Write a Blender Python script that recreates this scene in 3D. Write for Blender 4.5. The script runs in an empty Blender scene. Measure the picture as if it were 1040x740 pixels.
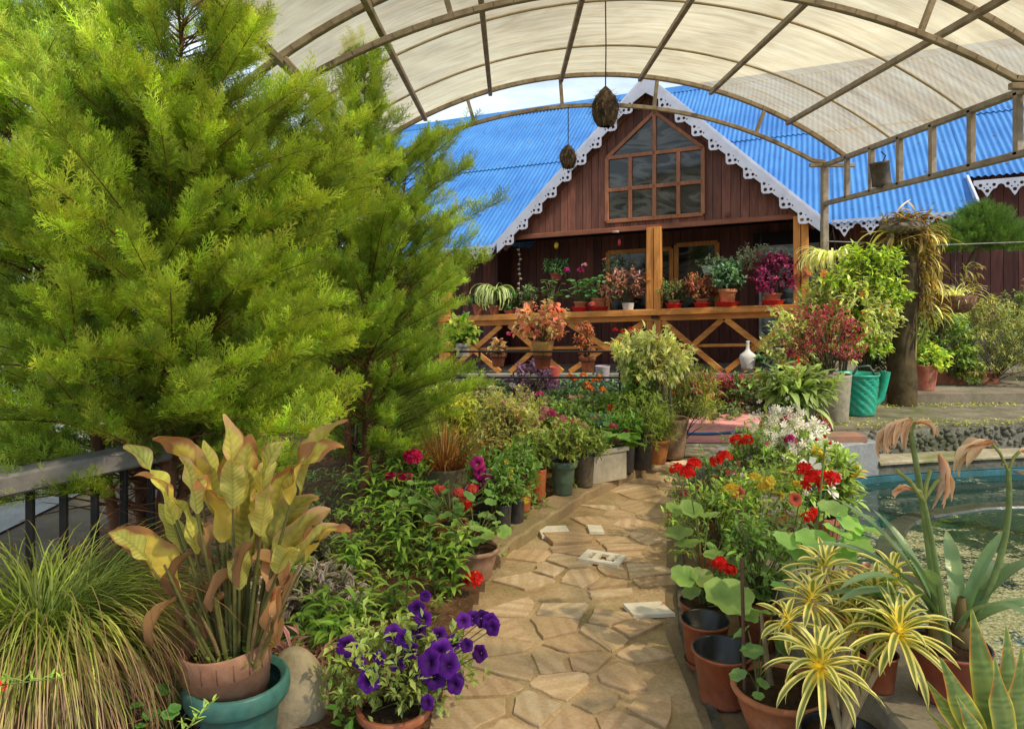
import bpy, math, random
import numpy as np
random.seed(7)
rs = np.random.RandomState(11)
SC = bpy.context.scene
COL = SC.collection
F, CX, CY, EYE = 751.0, 517.0, 288.0, 1.6      # focal length in photo pixels, principal point, eye height
PI = math.pi
def at(px, y): return (px - CX) / F * y                       # ground position of something seen at px, y metres away
def up(py, y): return EYE - (py - CY) / F * y                 # its height
def W(px, py, y): return (at(px, y), y, up(py, y))
def A(*a): return np.array(a, float)
# ------------------------------------------------------------------ mesh builder
class MB:
    def __init__(s): s.c = []
    def add(s, V, Fc, col=(1, 1, 1)):
        V = np.asarray(V, float); Fc = np.asarray(Fc, int)
        c = np.asarray(col, float)
        if c.ndim == 1: c = np.repeat(c[None], len(V), 0)
        s.c.append((V, Fc, c)); return s
    def ext(s, ch):
        for a in ch: s.c.append(a)
        return s
    def build(s, name, mat, parent=None, smooth=True, loc=None):
        if mat is None: mat = STEM
        me = bpy.data.meshes.new(name)
        if s.c:
            V = np.concatenate([a[0] for a in s.c]); C = np.concatenate([a[2] for a in s.c])
            off = 0; li = []; tot = []
            for v, f, c in s.c:
                if len(f):
                    li.append((f + off).ravel()); tot.append(np.full(len(f), f.shape[1]))
                off += len(v)
            li = np.concatenate(li); tot = np.concatenate(tot)
            st = np.concatenate([[0], np.cumsum(tot)[:-1]])
            me.vertices.add(len(V)); me.vertices.foreach_set('co', V.astype(np.float32).ravel())
            me.loops.add(len(li)); me.loops.foreach_set('vertex_index', li.astype(np.int32))
            me.polygons.add(len(tot)); me.polygons.foreach_set('loop_start', st.astype(np.int32))
            me.polygons.foreach_set('loop_total', tot.astype(np.int32))
            me.update(calc_edges=True); me.validate(clean_customdata=False)
            if len(me.vertices) == len(V):
                ca = me.color_attributes.new('Col', 'FLOAT_COLOR', 'POINT')
                ca.data.foreach_set('color', np.concatenate([C, np.ones((len(C), 1))], 1).astype(np.float32).ravel())
            me.polygons.foreach_set('use_smooth', np.full(len(me.polygons), bool(smooth)))
        me.materials.append(mat)
        o = bpy.data.objects.new(name, me); COL.objects.link(o)
        if parent is not None: o.parent = parent
        if loc is not None: o.location = loc
        return o
def T(name, label, cat, loc=(0, 0, 0), rz=0, group=None):
    o = bpy.data.objects.new(name, None); COL.objects.link(o)
    o.location = loc; o.rotation_euler = (0, 0, rz); o.empty_display_size = .1
    o['label'] = label; o['category'] = cat
    if group: o['group'] = group
    return o
def tag(o, label, cat, group=None):
    o['label'] = label; o['category'] = cat
    if group: o['group'] = group
    return o
def struct(o): o['kind'] = 'structure'; return o
# ------------------------------------------------------------------ shape helpers (each returns chunks)
def norm(v): v = np.asarray(v, float); return v / max(1e-9, np.linalg.norm(v))
def box(c, s, rz=0, col=(1, 1, 1)):
    c = A(*c); h = A(*s) / 2
    V = np.array([[x, y, z] for z in (-1, 1) for y in (-1, 1) for x in (-1, 1)]) * h
    ca, sa = math.cos(rz), math.sin(rz)
    V = V @ np.array([[ca, sa, 0], [-sa, ca, 0], [0, 0, 1]]) + c
    Fc = [[0, 2, 3, 1], [4, 5, 7, 6], [0, 1, 5, 4], [2, 6, 7, 3], [0, 4, 6, 2], [1, 3, 7, 5]]
    return [(V, np.array(Fc), np.repeat(A(*col)[None], 8, 0))]
def bar(p, q, w, h, col=(1, 1, 1), ch=.12, upv=(0, 0, 1)):
    p = A(*p); q = A(*q); d = norm(q - p); u = A(*upv)
    if abs(d @ u) > .98: u = A(0, 1, 0)
    x = norm(np.cross(d, u)); z = np.cross(x, d); k = min(w, h) * ch
    a, b = w / 2, h / 2
    sec = [(-a + k, -b), (a - k, -b), (a, -b + k), (a, b - k), (a - k, b), (-a + k, b), (-a, b - k), (-a, -b + k)]
    V = [e + x * s + z * t for e in (p, q) for s, t in sec]
    Fq = [[i, (i + 1) % 8, 8 + (i + 1) % 8, 8 + i] for i in range(8)]
    c = np.repeat(A(*col)[None], 16, 0)
    V = np.array(V)
    return [(V, np.array(Fq), c), (V, np.array([[7, 6, 5, 4, 3, 2, 1, 0], [8, 9, 10, 11, 12, 13, 14, 15]]), c)]
def tube(P, r, seg=6, col=(1, 1, 1)):
    P = np.asarray(P, float); n = len(P)
    r = np.broadcast_to(np.asarray(r, float), (n,))
    tg = np.gradient(P, axis=0); tg /= np.maximum(1e-9, np.linalg.norm(tg, axis=1))[:, None]
    x = np.cross(tg[0], (0.13, 0.31, 1)); 
    if np.linalg.norm(x) < .1: x = np.cross(tg[0], (1, 0, 0))
    x = norm(x); V = []
    for i in range(n):
        x = norm(x - tg[i] * (x @ tg[i])); y = np.cross(tg[i], x)
        a = np.arange(seg) / seg * 2 * PI
        V.append(P[i] + r[i] * (np.cos(a)[:, None] * x + np.sin(a)[:, None] * y))
    V = np.concatenate(V); Fq = []
    for i in range(n - 1):
        for j in range(seg):
            k = (j + 1) % seg; Fq.append([i * seg + j, i * seg + k, (i + 1) * seg + k, (i + 1) * seg + j])
    c = np.asarray(col, float)
    c = np.repeat(c[None], len(V), 0) if c.ndim == 1 else np.repeat(c, seg, 0)
    out = [(V, np.array(Fq), c)]
    if seg >= 3:
        out.append((V, np.array([list(range(seg))[::-1], list(range((n - 1) * seg, n * seg))]), c))
    return out
def lathe(prof, seg=32, c=(0, 0, 0), col=(1, 1, 1), wob=0):
    a = np.arange(seg) / seg * 2 * PI; V = []
    for r, z in prof:
        rr = r * (1 + wob * np.sin(3 * a + z * 9))
        V.append(np.stack([rr * np.cos(a) + c[0], rr * np.sin(a) + c[1], np.full(seg, z + c[2])], 1))
    V = np.concatenate(V); Fq = []
    for i in range(len(prof) - 1):
        for j in range(seg):
            k = (j + 1) % seg; Fq.append([i * seg + j, i * seg + k, (i + 1) * seg + k, (i + 1) * seg + j])
    return [(V, np.array(Fq), np.repeat(A(*col)[None], len(V), 0))]
def poly3(pts, col=(1, 1, 1)):
    return [(np.array(pts, float), np.array([list(range(len(pts)))]), np.repeat(A(*col)[None], len(pts), 0))]
def blob(c, r, n=2, rough=.25, col=(1, 1, 1), sq=(1, 1, 1), seed=0):
    import bmesh
    b = bmesh.new(); bmesh.ops.create_icosphere(b, subdivisions=n + 1, radius=1)
    V = np.array([v.co[:] for v in b.verts]); Fc = np.array([[v.index for v in f.verts] for f in b.faces]); b.free()
    R = np.random.RandomState(seed); k = R.randn(10, 3) * 1.7; ph = R.rand(10) * 6
    d = sum(np.sin(V @ k[i] + ph[i]) for i in range(10)) / 5
    V = V * (1 + rough * d)[:, None] * r * A(*sq) + A(*c)
    return [(V, Fc, np.repeat(A(*col)[None], len(V), 0))]
# leaf templates: V, F, mask (0 at the midrib, 1 at the edge)
def leaf_t(Wd=.3, n=3, curve=.25, fold=.12, p=(.9, .8)):
    V = []; M = []
    for i in range(n + 1):
        t = i / n; w = Wd * max(.03, math.sin(PI * min(1, t ** p[0] * .97 + .02)) ** p[1]) / 2
        for s in (-1, 0, 1):
            V.append((s * w, t * (1 - curve * .3 * t), -curve * t * t + fold * abs(s) * w * 2)); M.append(abs(s))
    Fq = [[i * 3 + j, i * 3 + j + 1, i * 3 + j + 4, i * 3 + j + 3] for i in range(n) for j in (0, 1)]
    return np.array(V), np.array(Fq), np.array(M, float)
def disc_t(n=28, cup=.18, scal=.07, lobes=7, off=.85):
    V = [(0, off, 0)]; M = [0]
    for ring, rr in ((0, .55), (1, 1)):
        for i in range(n):
            a = i / n * 2 * PI; r = rr * (1 + (scal * math.cos(lobes * a) - .35 * math.exp(-((a if a < PI else 2 * PI - a) / .22) ** 2) if ring else 0))
            V.append((r * math.sin(a), off - r * math.cos(a), cup * rr * rr + .07 * rr * math.sin(a * 3 + 1) + (.05 * math.sin(a * lobes) if ring else 0))); M.append(rr)
    Fq = [[0, 1 + i, 1 + (i + 1) % n, 1 + (i + 1) % n] for i in range(n)]
    F3 = np.array([[0, 1 + i, 1 + (i + 1) % n] for i in range(n)])
    F4 = [[1 + i, 1 + n + i, 1 + n + (i + 1) % n, 1 + (i + 1) % n] for i in range(n)]
    F3b = [];
    for q in F4: F3b += [[q[0], q[1], q[2]], [q[0], q[2], q[3]]]
    return np.array(V), np.concatenate([F3, np.array(F3b)]), np.array(M, float)
def floret_t(pet=5, cup=.25, pw=.55, n=2):
    V = [(0, 0, 0)]; Fc = []; M = [0]
    for k in range(pet):
        a = k / pet * 2 * PI
        for da, r, z in ((-.45, .62, cup * .5), (-.3, 1, cup), (.3, 1, cup), (.45, .62, cup * .5)):
            da *= pw / .5; V.append((r * math.cos(a + da), r * math.sin(a + da), z + .06 * math.sin(k * 3 + da * 4))); M.append(r)
        b = 1 + 4 * k; Fc += [[0, b, b + 3], [b, b + 1, b + 3], [b + 1, b + 2, b + 3]]
    return np.array(V), np.array(Fc), np.array(M, float)
def petunia_t(n=20):
    V = []; M = []
    for r, z, m in ((.06, -.55, 0), (.2, -.22, .1), (.55, .0, .6), (.92, .06, 1), (1.03, -.04, 1)):
        for i in range(n):
            a = i / n * 2 * PI; rr = r * (1 + (.09 * math.cos(5 * a) if r > .5 else 0))
            V.append((rr * math.cos(a), rr * math.sin(a), z + (.13 * math.sin(10 * a + r * 4) * r + .10 * math.sin(2 * a) * r + .07 * math.sin(15 * a) * r if r > .5 else 0))); M.append(m)
    Fc = [[k * n + i, k * n + (i + 1) % n, (k + 1) * n + (i + 1) % n, (k + 1) * n + i] for k in range(4) for i in range(n)]
    return np.array(V), np.array(Fc), np.array(M, float)
def frames(D, roll=None, upv=(0, 0, 1)):
    D = np.asarray(D, float); D = D / np.maximum(1e-9, np.linalg.norm(D, axis=1))[:, None]
    x = np.cross(D, np.asarray(upv, float)[None]); ln = np.linalg.norm(x, axis=1)
    x[ln < .05] = (1, 0, 0); x /= np.maximum(1e-9, np.linalg.norm(x, axis=1))[:, None]
    z = np.cross(x, D)
    if roll is not None:
        c, s = np.cos(roll)[:, None], np.sin(roll)[:, None]
        x, z = x * c + z * s, z * c - x * s
    return np.stack([x, D, z], 1)
def inst(tp, P, D, S, roll=None, c0=(1, 1, 1), c1=None, var=.15, axis='y'):
    """copies of one template; local y along D (axis='z': the template's z faces D)"""
    V, Fc, M = tp; P = np.asarray(P, float); N = len(P)
    if N == 0: return []
    if roll is None: roll = rs.uniform(-.6, .6, N)
    R = frames(D, roll)
    if axis == 'z': R = R[:, [0, 2, 1]]; R[:, 1] *= -1
    S = np.broadcast_to(np.asarray(S, float), (N,))
    VV = np.einsum('vk,nkj->nvj', V, R) * S[:, None, None] + P[:, None]
    FF = (Fc[None] + (np.arange(N) * len(V))[:, None, None]).reshape(-1, Fc.shape[1])
    c0 = np.asarray(c0, float); c1 = c0 if c1 is None else np.asarray(c1, float)
    if c0.ndim == 1: c0 = np.repeat(c0[None], N, 0)
    if c1.ndim == 1: c1 = np.repeat(c1[None], N, 0)
    k = np.exp(rs.randn(N) * var)[:, None, None]; h = 1 + rs.randn(N, 1, 3) * var * .25
    CC = (c0[:, None] * (1 - M)[None, :, None] + c1[:, None] * M[None, :, None]) * k * h
    return [(VV.reshape(-1, 3), FF, np.clip(CC.reshape(-1, 3), 0, 1))]
def P_lance(t): return np.sin(PI * np.clip(t, 0.02, .995) ** .75) ** .8
def P_strap(t): return np.minimum(1, (1.0 - t) * 4) ** .7 * (.75 + .25 * np.sin(PI * t))
def P_grass(t): return (1 - t) ** .6 * .9 + .05
def P_wide(t): return np.sin(PI * np.clip(t, .01, .99) ** .85) ** .65
def blades(P, az, el, L, Wd, droop, prof=P_lance, n=7, nc=3, fold=.25, colf=None, twist=0, wave=0, pw=1.2):
    P = np.asarray(P, float); N = len(P)
    az, el, L, Wd, droop, twist = [np.broadcast_to(np.asarray(q, float), (N,)) for q in (az, el, L, Wd, droop, twist)]
    t = np.linspace(0, 1, n + 1)
    th = el[:, None] - droop[:, None] * t[None] ** pw
    tg = np.stack([np.cos(th) * np.cos(az)[:, None], np.cos(th) * np.sin(az)[:, None], np.sin(th)], 2)
    st = (tg[:, :-1] + tg[:, 1:]) / 2 * (L / n)[:, None, None]
    pos = np.concatenate([np.zeros((N, 1, 3)), np.cumsum(st, 1)], 1) + P[:, None]
    sd = np.stack([-np.sin(az), np.cos(az), 0 * az], 1)[:, None].repeat(n + 1, 1)
    nr = np.cross(tg, sd)
    tw = (twist[:, None] * t[None])[..., None]
    sd, nr = sd * np.cos(tw) + nr * np.sin(tw), nr * np.cos(tw) - sd * np.sin(tw)
    s = np.linspace(-1, 1, nc)
    w = (Wd[:, None] / 2 * prof(t)[None])[..., None, None]
    ph = rs.rand(N, 1, 1) * 6
    wv = wave * np.sin(t[None, :, None] * 14 + ph + s[None, None] * 2) * np.abs(s)[None, None]
    V = pos[:, :, None] + sd[:, :, None] * s[None, None, :, None] * w + nr[:, :, None] * (-fold * -np.abs(s)[None, None, :, None] + wv[..., None]) * w
    idx = np.arange(N * (n + 1) * nc).reshape(N, n + 1, nc)
    Fq = np.stack([idx[:, :-1, :-1], idx[:, :-1, 1:], idx[:, 1:, 1:], idx[:, 1:, :-1]], -1).reshape(-1, 4)
    tt = np.broadcast_to(t[None, :, None], V.shape[:3]); ss = np.broadcast_to(np.abs(s)[None, None], V.shape[:3])
    C = colf(tt, ss, N) if colf else np.ones(V.shape)
    return [(V.reshape(-1, 3), Fq, np.clip(C.reshape(-1, 3), 0, 1))]
def cgrad(a, b, edge=None, var=.18, ew=1, tip=None, tp=.8):
    a, b = A(*a), A(*b)
    def f(t, s, N):
        C = a[None, None, None] * (1 - t[..., None]) + b * t[..., None]
        if edge is not None: C = C * (1 - (s[..., None] ** ew)) + A(*edge) * (s[..., None] ** ew)
        if tip is not None:
            k = np.clip((t[..., None] - tp + rs.uniform(-.15, .15, (N, 1, 1, 1))) / .15, 0, 1); C = C * (1 - k) + A(*tip) * k
        return C * np.exp(rs.randn(N, 1, 1, 1) * var)
    return f
# ------------------------------------------------------------------ materials
class N:
    def __init__(s, name):
        s.m = bpy.data.materials.new(name); s.m.use_nodes = True
        s.t = s.m.node_tree; s.t.nodes.clear(); s.out = s.t.nodes.new('ShaderNodeOutputMaterial')
    def n(s, ty, **kw):
        nd = s.t.nodes.new('ShaderNode' + ty)
        for k, v in kw.items():
            if k.startswith('_'): setattr(nd, k[1:], v)
            else:
                key = int(k[1:]) if k[0] == 'i' and k[1:].isdigit() else k.replace('__', ' ')
                if isinstance(v, bpy.types.NodeSocket): s.t.links.new(v, nd.inputs[key])
                else: nd.inputs[key].default_value = v
        return nd
    def l(s, a, b): s.t.links.new(a, b)
    def obj(s, scale=(1, 1, 1)):
        tc = s.n('TexCoord'); mp = s.n('Mapping', Vector=tc.outputs['Object'], Scale=scale); return mp.outputs[0]
    def noise(s, vec, scale, det=5, rough=.55, dist=0):
        return s.n('TexNoise', Vector=vec, Scale=scale, Detail=det, Roughness=rough, Distortion=dist).outputs['Fac']
    def ramp(s, fac, stops, interp='LINEAR'):
        r = s.n('ValToRGB', Fac=fac); cr = r.color_ramp; cr.interpolation = interp
        while len(cr.elements) < len(stops): cr.elements.new(.5)
        for e, (p, c) in zip(cr.elements, stops):
            e.position = p; e.color = (*c, 1) if len(c) == 3 else c
        return r.outputs[0]
    def mix(s, a, b, fac, ty='MIX'):
        m = s.n('MixRGB', _blend_type=ty)
        for k, v in (('Fac', fac), ('Color1', a), ('Color2', b)):
            if isinstance(v, bpy.types.NodeSocket): s.l(v, m.inputs[k])
            elif isinstance(v, (int, float)): m.inputs[k].default_value = v
            else: m.inputs[k].default_value = (*v, 1)
        return m.outputs[0]
    def bump(s, h, st=.3, d=.01): return s.n('Bump', Height=h, Strength=st, Distance=d).outputs[0]
    def attr(s): return s.n('Attribute', _attribute_name='Col').outputs['Color']
    def pr(s, col, rough=.6, nrm=None, metal=0, spec=.5, **kw):
        p = s.n('BsdfPrincipled', Roughness=rough, Metallic=metal)
        p.inputs['Specular IOR Level'].default_value = spec
        if isinstance(col, bpy.types.NodeSocket): s.l(col, p.inputs['Base Color'])
        else: p.inputs['Base Color'].default_value = (*col, 1)
        if nrm is not None: s.l(nrm, p.inputs['Normal'])
        return p.outputs[0]
    def fin(s, sh): s.l(sh, s.out.inputs['Surface']); return s.m
def leafmat(name, trans=.4, rough=.45, spec=.4, tint=(1.15, 1.1, .55), bs=60, gain=2.1):
    n = N(name); c = n.attr(); o = n.obj(); c = n.mix(c, (gain,) * 3, 1, 'MULTIPLY')
    c = n.mix(c, n.ramp(n.noise(o, 9, 3), [(.3, (.55, .6, .55)), (.7, (1.15, 1.1, 1.05))]), .8, 'MULTIPLY')
    p = n.pr(c, rough, n.bump(n.noise(o, bs, 2), .25, .004), spec=spec)
    t = n.n('BsdfTranslucent', Color=n.mix(c, tint, 1, 'MULTIPLY'))
    return n.fin(n.n('MixShader', Fac=trans, i1=p, i2=t.outputs[0]).outputs[0])
LEAF = leafmat('leaf'); GLOSSLEAF = leafmat('glossy_leaf', .28, .3, .5); CONIFER = leafmat('conifer_spray', .34, .6, .25, (1.2, 1.15, .5), gain=2.2)
PETAL = leafmat('petal', .35, .6, .2, (1.15, 1, 1), 40, 1.05); DRY = leafmat('dry_leaf', .35, .7, .2, (1.2, .95, .6), gain=1.9)
def attrmat(name, rough=.8, noise=12, amt=.5, bump=.4, bs=40, spec=.3, metal=0, sc=(1, 1, 1)):
    n = N(name); o = n.obj(sc)
    c = n.mix(n.attr(), n.ramp(n.noise(o, noise, 6, .6), [(.3, (1 - amt, 1 - amt, 1 - amt)), (.7, (1.15, 1.15, 1.15))]), 1, 'MULTIPLY')
    return n.fin(n.pr(c, rough, n.bump(n.noise(o, bs, 5), bump, .01), spec=spec, metal=metal))
STEM = attrmat('stem', .7, 20, .35, .3, 60)
BARK = attrmat('bark', .9, 9, .6, .9, 25, sc=(1, 1, .25))
STONE = attrmat('stone', .85, 7, .55, .8, 18)
FIBRE = attrmat('dried_fibre', .95, 30, .7, 1, 55, .1)
def potmat(name, rough=.75, stain=(.22, .2, .15), amt=.5, bump=.25):
    n = N(name); o = n.obj()
    z = n.n('SeparateXYZ', Vector=o).outputs[2]
    c = n.mix(n.attr(), stain, n.ramp(n.noise(o, 6, 8, .7, .6), [(.42, (0, 0, 0)), (.78, (amt,) * 3)]))
    c = n.mix(c, n.ramp(n.noise(o, 30, 4), [(.3, (.75, .75, .75)), (.7, (1.1, 1.1, 1.1))]), 1, 'MULTIPLY')
    return n.fin(n.pr(c, rough, n.bump(n.noise(o, 45, 4), bump, .004), spec=.35))
CLAY = potmat('terracotta_pot', .8, (.42, .33, .25)); PLASTIC = potmat('plastic_pot', .38, (.2, .17, .13), .45, .08); CEMENT = potmat('cement_pot', .9, (.1, .11, .07), .8, .7)
def soilmat(name, a=(.035, .022, .014), b=(.13, .08, .05)):
    n = N(name); o = n.obj(); f = n.noise(o, 22, 9, .75); g = n.noise(o, 3, 4)
    c = n.mix(n.ramp(f, [(.3, a), (.7, b)]), n.ramp(g, [(.35, (.7, .7, .65)), (.7, (1.3, 1.2, 1.1))]), 1, 'MULTIPLY')
    return n.fin(n.pr(c, .95, n.bump(f, 1, .03), spec=.1))
SOIL = soilmat('soil'); MULCH = soilmat('mulch_soil', (.08, .045, .028), (.34, .20, .12))
def woodmat(name, a, b, sc=(1, 1, .12), rough=.55, spec=.35):
    n = N(name); o = n.obj(sc); f = n.noise(o, 28, 7, .65, .8); g = n.noise(n.obj((1, 1, .5)), 3, 4)
    c = n.mix(n.ramp(f, [(.25, a), (.75, b)]), n.attr(), 1, 'MULTIPLY')
    c = n.mix(c, n.ramp(g, [(.3, (.6, .6, .62)), (.7, (1.1, 1.1, 1.1))]), 1, 'MULTIPLY')
    return n.fin(n.pr(c, rough, n.bump(f, .35, .006), spec=spec))
ORANGEV = woodmat('varnished_timber_upright', (.42, .13, .018), (.95, .42, .10), (1, 1, .1))
ORANGEH = woodmat('varnished_timber_level', (.42, .13, .018), (.95, .42, .10), (.1, 1, 1))
PLANK = woodmat('brown_plank', (.07, .022, .017), (.25, .085, .062), (1, 1, .08), .6)
PLANKG = woodmat('gable_plank', (.10, .033, .02), (.36, .14, .085), (1, 1, .08), .6)
def plain(name, col, rough=.6, metal=0, nz=10, amt=.4, bump=.15, bs=40, spec=.5, col2=None, sc=(1, 1, 1)):
    n = N(name); o = n.obj(sc)
    c2 = col2 or tuple(x * (1 - amt) for x in col)
    f = n.noise(o, nz, 7, .65)
    return n.fin(n.pr(n.ramp(f, [(.32, c2), (.68, col)]), rough, n.bump(n.noise(o, bs, 5), bump, .005), metal, spec))
PAINT = plain('white_painted_board', (.66, .66, .74), .7, 0, 5, .2, .2, 60, .3, (.5, .5, .56))  # white paint with a bluish shade tint put into its colour
STEEL = plain('weathered_steel', (.4, .345, .27), .6, .25, 9, .45, .35, 50, .4, (.2, .15, .105))
BLACKM = plain('black_metal', (.035, .035, .037), .45, .3)
RUBBER = plain('black_liner', (.02, .02, .022), .35, 0, 14, .5, .3, 30)
def roofmat():
    n = N('blue_corrugated_metal'); o = n.obj()
    f = n.noise(o, 1.3, 6, .6); st = n.noise(n.obj((5, .4, .4)), 5, 5, .6)
    c = n.ramp(f, [(.3, (.03, .155, .44)), (.7, (.065, .24, .56))])
    c = n.mix(c, n.ramp(st, [(.3, (.78, .8, .85)), (.75, (1.2, 1.18, 1.1))]), 1, 'MULTIPLY')
    sp = n.ramp(n.noise(n.obj(), 14, 2, .5), [(.78, (0, 0, 0)), (.82, (1, 1, 1))])
    c = n.mix(c, (.28, .12, .1), sp)
    return n.fin(n.pr(c, .5, None, .05, .4))
ROOF = roofmat()
def sheetmat():
    n = N('polycarbonate_sheet'); o = n.obj()
    f = n.noise(n.obj((.8, 2.2, .8)), 2.2, 8, .62, 1.2); g = n.noise(n.obj((.5, 7, .5)), 3, 6, .6, .4)
    c = n.ramp(f, [(.25, (.44, .30, .12)), (.5, (.68, .52, .27)), (.8, (.86, .74, .48))])
    c = n.mix(c, n.ramp(g, [(.32, (.70, .66, .58)), (.66, (1.08, 1.08, 1.08))]), 1, 'MULTIPLY')
    nr = n.bump(n.noise(o, 3, 3), .15, .03)
    tl = n.n('BsdfTranslucent', Color=c, Normal=nr); df = n.n('BsdfDiffuse', Color=c, Normal=nr)
    gl = n.n('BsdfGlossy', Roughness=.12, Normal=nr)
    a = n.n('MixShader', Fac=.25, i1=tl.outputs[0], i2=df.outputs[0])
    a = n.n('MixShader', Fac=.06, i1=a.outputs[0], i2=gl.outputs[0])
    tr = n.n('BsdfTransparent', Color=(.99, .88, .66, 1))
    fc = n.ramp(f, [(.35, (.38,) * 3), (.75, (.50,) * 3)])
    return n.fin(n.n('MixShader', Fac=fc, i1=a.outputs[0], i2=tr.outputs[0]).outputs[0])
SHEET = sheetmat()
def glassmat(name, a=(.012, .014, .013), b=(.1, .1, .085)):
    n = N(name); f = n.noise(n.obj((1, 1, 3.2)), 1.6, 5, .5, 1.3)
    return n.fin(n.pr(n.ramp(f, [(.42, a), (.56, b), (.66, a)]), .08, n.bump(n.noise(n.obj(), 2, 2), .06, .02), spec=.5))  # noise bands put pale reflections into the glass colour
GLASS = glassmat('window_glass'); MIRROR = glassmat('painted_reflection_glass', (.05, .07, .06), (.42, .5, .5))
def pavemat():
    n = N('path_mortar'); o = n.obj(); f = n.noise(o, 3, 8, .65); g = n.noise(o, 60, 6, .7); m = n.noise(o, 1.6, 5, .6)
    c = n.ramp(f, [(.28, (.34, .23, .12)), (.5, (.52, .38, .22)), (.75, (.68, .54, .36))])
    c = n.mix(c, (.17, .17, .045), n.ramp(m, [(.5, (0, 0, 0)), (.66, (.6,) * 3)]))
    c = n.mix(c, n.ramp(g, [(.3, (.72, .72, .72)), (.7, (1.15, 1.15, 1.15))]), 1, 'MULTIPLY')
    return n.fin(n.pr(c, .92, n.bump(n.mix(f, g, .35), .7, .02), spec=.2))
MORTAR = pavemat()
def slabmat():
    n = N('sandstone_slab'); o = n.obj()
    w = n.n('TexWave', Vector=n.n('Attribute', _attribute_name='Sv').outputs['Vector'], Scale=4.5, Distortion=4, Detail=4, Detail__Scale=1.3).outputs['Fac']
    st = n.ramp(w, [(.2, (.86, .78, .70)), (.5, (1, 1, 1)), (.85, (1.1, 1.08, 1.04))])
    c = n.mix(n.attr(), st, .85, 'MULTIPLY')
    d = n.ramp(n.noise(o, 4, 8, .7), [(.38, (0, 0, 0)), (.64, (.88,) * 3)])
    c = n.mix(c, (.54, .39, .22), d)
    c = n.mix(c, n.ramp(n.noise(o, 70, 5, .7), [(.3, (.8, .8, .8)), (.7, (1.1, 1.1, 1.1))]), 1, 'MULTIPLY')
    return n.fin(n.pr(c, .8, n.bump(n.noise(o, 30, 6, .7), .35, .01), spec=.25))
SLAB = slabmat()
def concmat(name, a, b, moss=.4, mc=(.07, .085, .02), sc=2.5):
    n = N(name); o = n.obj(); f = n.noise(o, sc, 9, .7); g = n.noise(o, 50, 5, .7)
    c = n.mix(n.ramp(f, [(.3, a), (.7, b)]), mc, n.ramp(n.noise(o, 1.7, 6, .65, .5), [(.5, (0, 0, 0)), (.68, (moss,) * 3)]))
    c = n.mix(c, n.ramp(g, [(.3, (.8, .8, .8)), (.7, (1.1, 1.1, 1.1))]), 1, 'MULTIPLY')
    return n.fin(n.pr(c, .9, n.bump(n.mix(f, g, .4), .6, .015), spec=.2))
CONC = concmat('concrete', (.24, .21, .16), (.45, .40, .31)); GREYC = concmat('grey_cement', (.16, .165, .165), (.3, .305, .3), .15)
MOSSY = concmat('mossy_stone', (.05, .048, .035), (.2, .19, .15), .6, (.06, .07, .02), 9)
LEDGE = concmat('mossy_ledge', (.20, .16, .09), (.44, .39, .27), .9, (.12, .14, .03), 4)
def brickmat():
    n = N('red_paving_brick'); b = n.n('TexBrick', Vector=n.obj(), Scale=5.5, Color1=(.72, .20, .17, 1), Color2=(.78, .30, .25, 1), Mortar=(.6, .42, .36, 1), Mortar__Size=.03)
    c = n.mix(b.outputs[0], n.ramp(n.noise(n.obj(), 3, 6), [(.3, (.7, .7, .7)), (.7, (1.15, 1.15, 1.15))]), 1, 'MULTIPLY')
    return n.fin(n.pr(c, .85, spec=.2))
BRICKP = brickmat()
TERR = concmat('terrace_paving', (.09, .075, .045), (.27, .235, .16), .9, (.08, .10, .02), 5)
def wallmat():
    n = N('rubble_wall'); o = n.obj(); v = n.n('TexVoronoi', Vector=o, Scale=5, _feature='F1'); e = n.n('TexVoronoi', Vector=o, Scale=5, _feature='DISTANCE_TO_EDGE').outputs['Distance']
    c = n.mix(n.ramp(v.outputs['Distance'], [(0, (.24, .21, .19)), (.8, (.12, .105, .1))]), (.09, .08, .07), n.ramp(e, [(.02, (1, 1, 1)), (.07, (0, 0, 0))]))
    c = n.mix(c, n.ramp(n.noise(o, 6, 7, .7), [(.3, (.6, .6, .6)), (.7, (1.3, 1.25, 1.2))]), 1, 'MULTIPLY')
    return n.fin(n.pr(c, .9, n.bump(e, .6, .03), spec=.2))
RUBBLE = wallmat()
def watermat():
    n = N('algae_water'); o = n.obj(); a = n.noise(n.obj((1, 1.5, 1)), 3.2, 9, .72, .7); fine = n.noise(o, 55, 5, .75)
    c = n.ramp(fine, [(.35, (.08, .08, .03)), (.5, (.22, .215, .09)), (.68, (.48, .46, .30))])
    al = n.pr(c, .8, n.bump(fine, .8, .01), spec=.3)
    dp = n.ramp(n.noise(o, .9, 4, .5), [(.3, (.010, .025, .02)), (.7, (.018, .05, .04))])
    wt = n.pr(dp, .05, n.bump(n.noise(o, 9, 3), .12, .02), spec=.5)
    yy = n.n('SeparateXYZ', Vector=n.obj()).outputs[1]; mr = n.n('MapRange', Value=yy, i1=3.6, i2=5.3, i3=0.03, i4=-.11).outputs[0]; k = n.n('Math', _operation='ADD', i0=n.n('SeparateXYZ', Vector=n.mix(a, fine, .3)).outputs[0], i1=mr).outputs[0]
    return n.fin(n.n('MixShader', Fac=n.ramp(k, [(.465, (0, 0, 0)), (.52, (1, 1, 1))]), i1=wt, i2=al).outputs[0])
WATER = watermat()
POOLIN = concmat('pool_paint', (.02, .07, .07), (.06, .19, .23), .5, (.05, .06, .03), 3)
GROUND = concmat('ground_earth', (.10, .075, .05), (.25, .2, .14), .6, (.06, .07, .025), 1.2)
ROADM = concmat('road_surface', (.3, .29, .27), (.5, .48, .45), .1)
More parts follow.
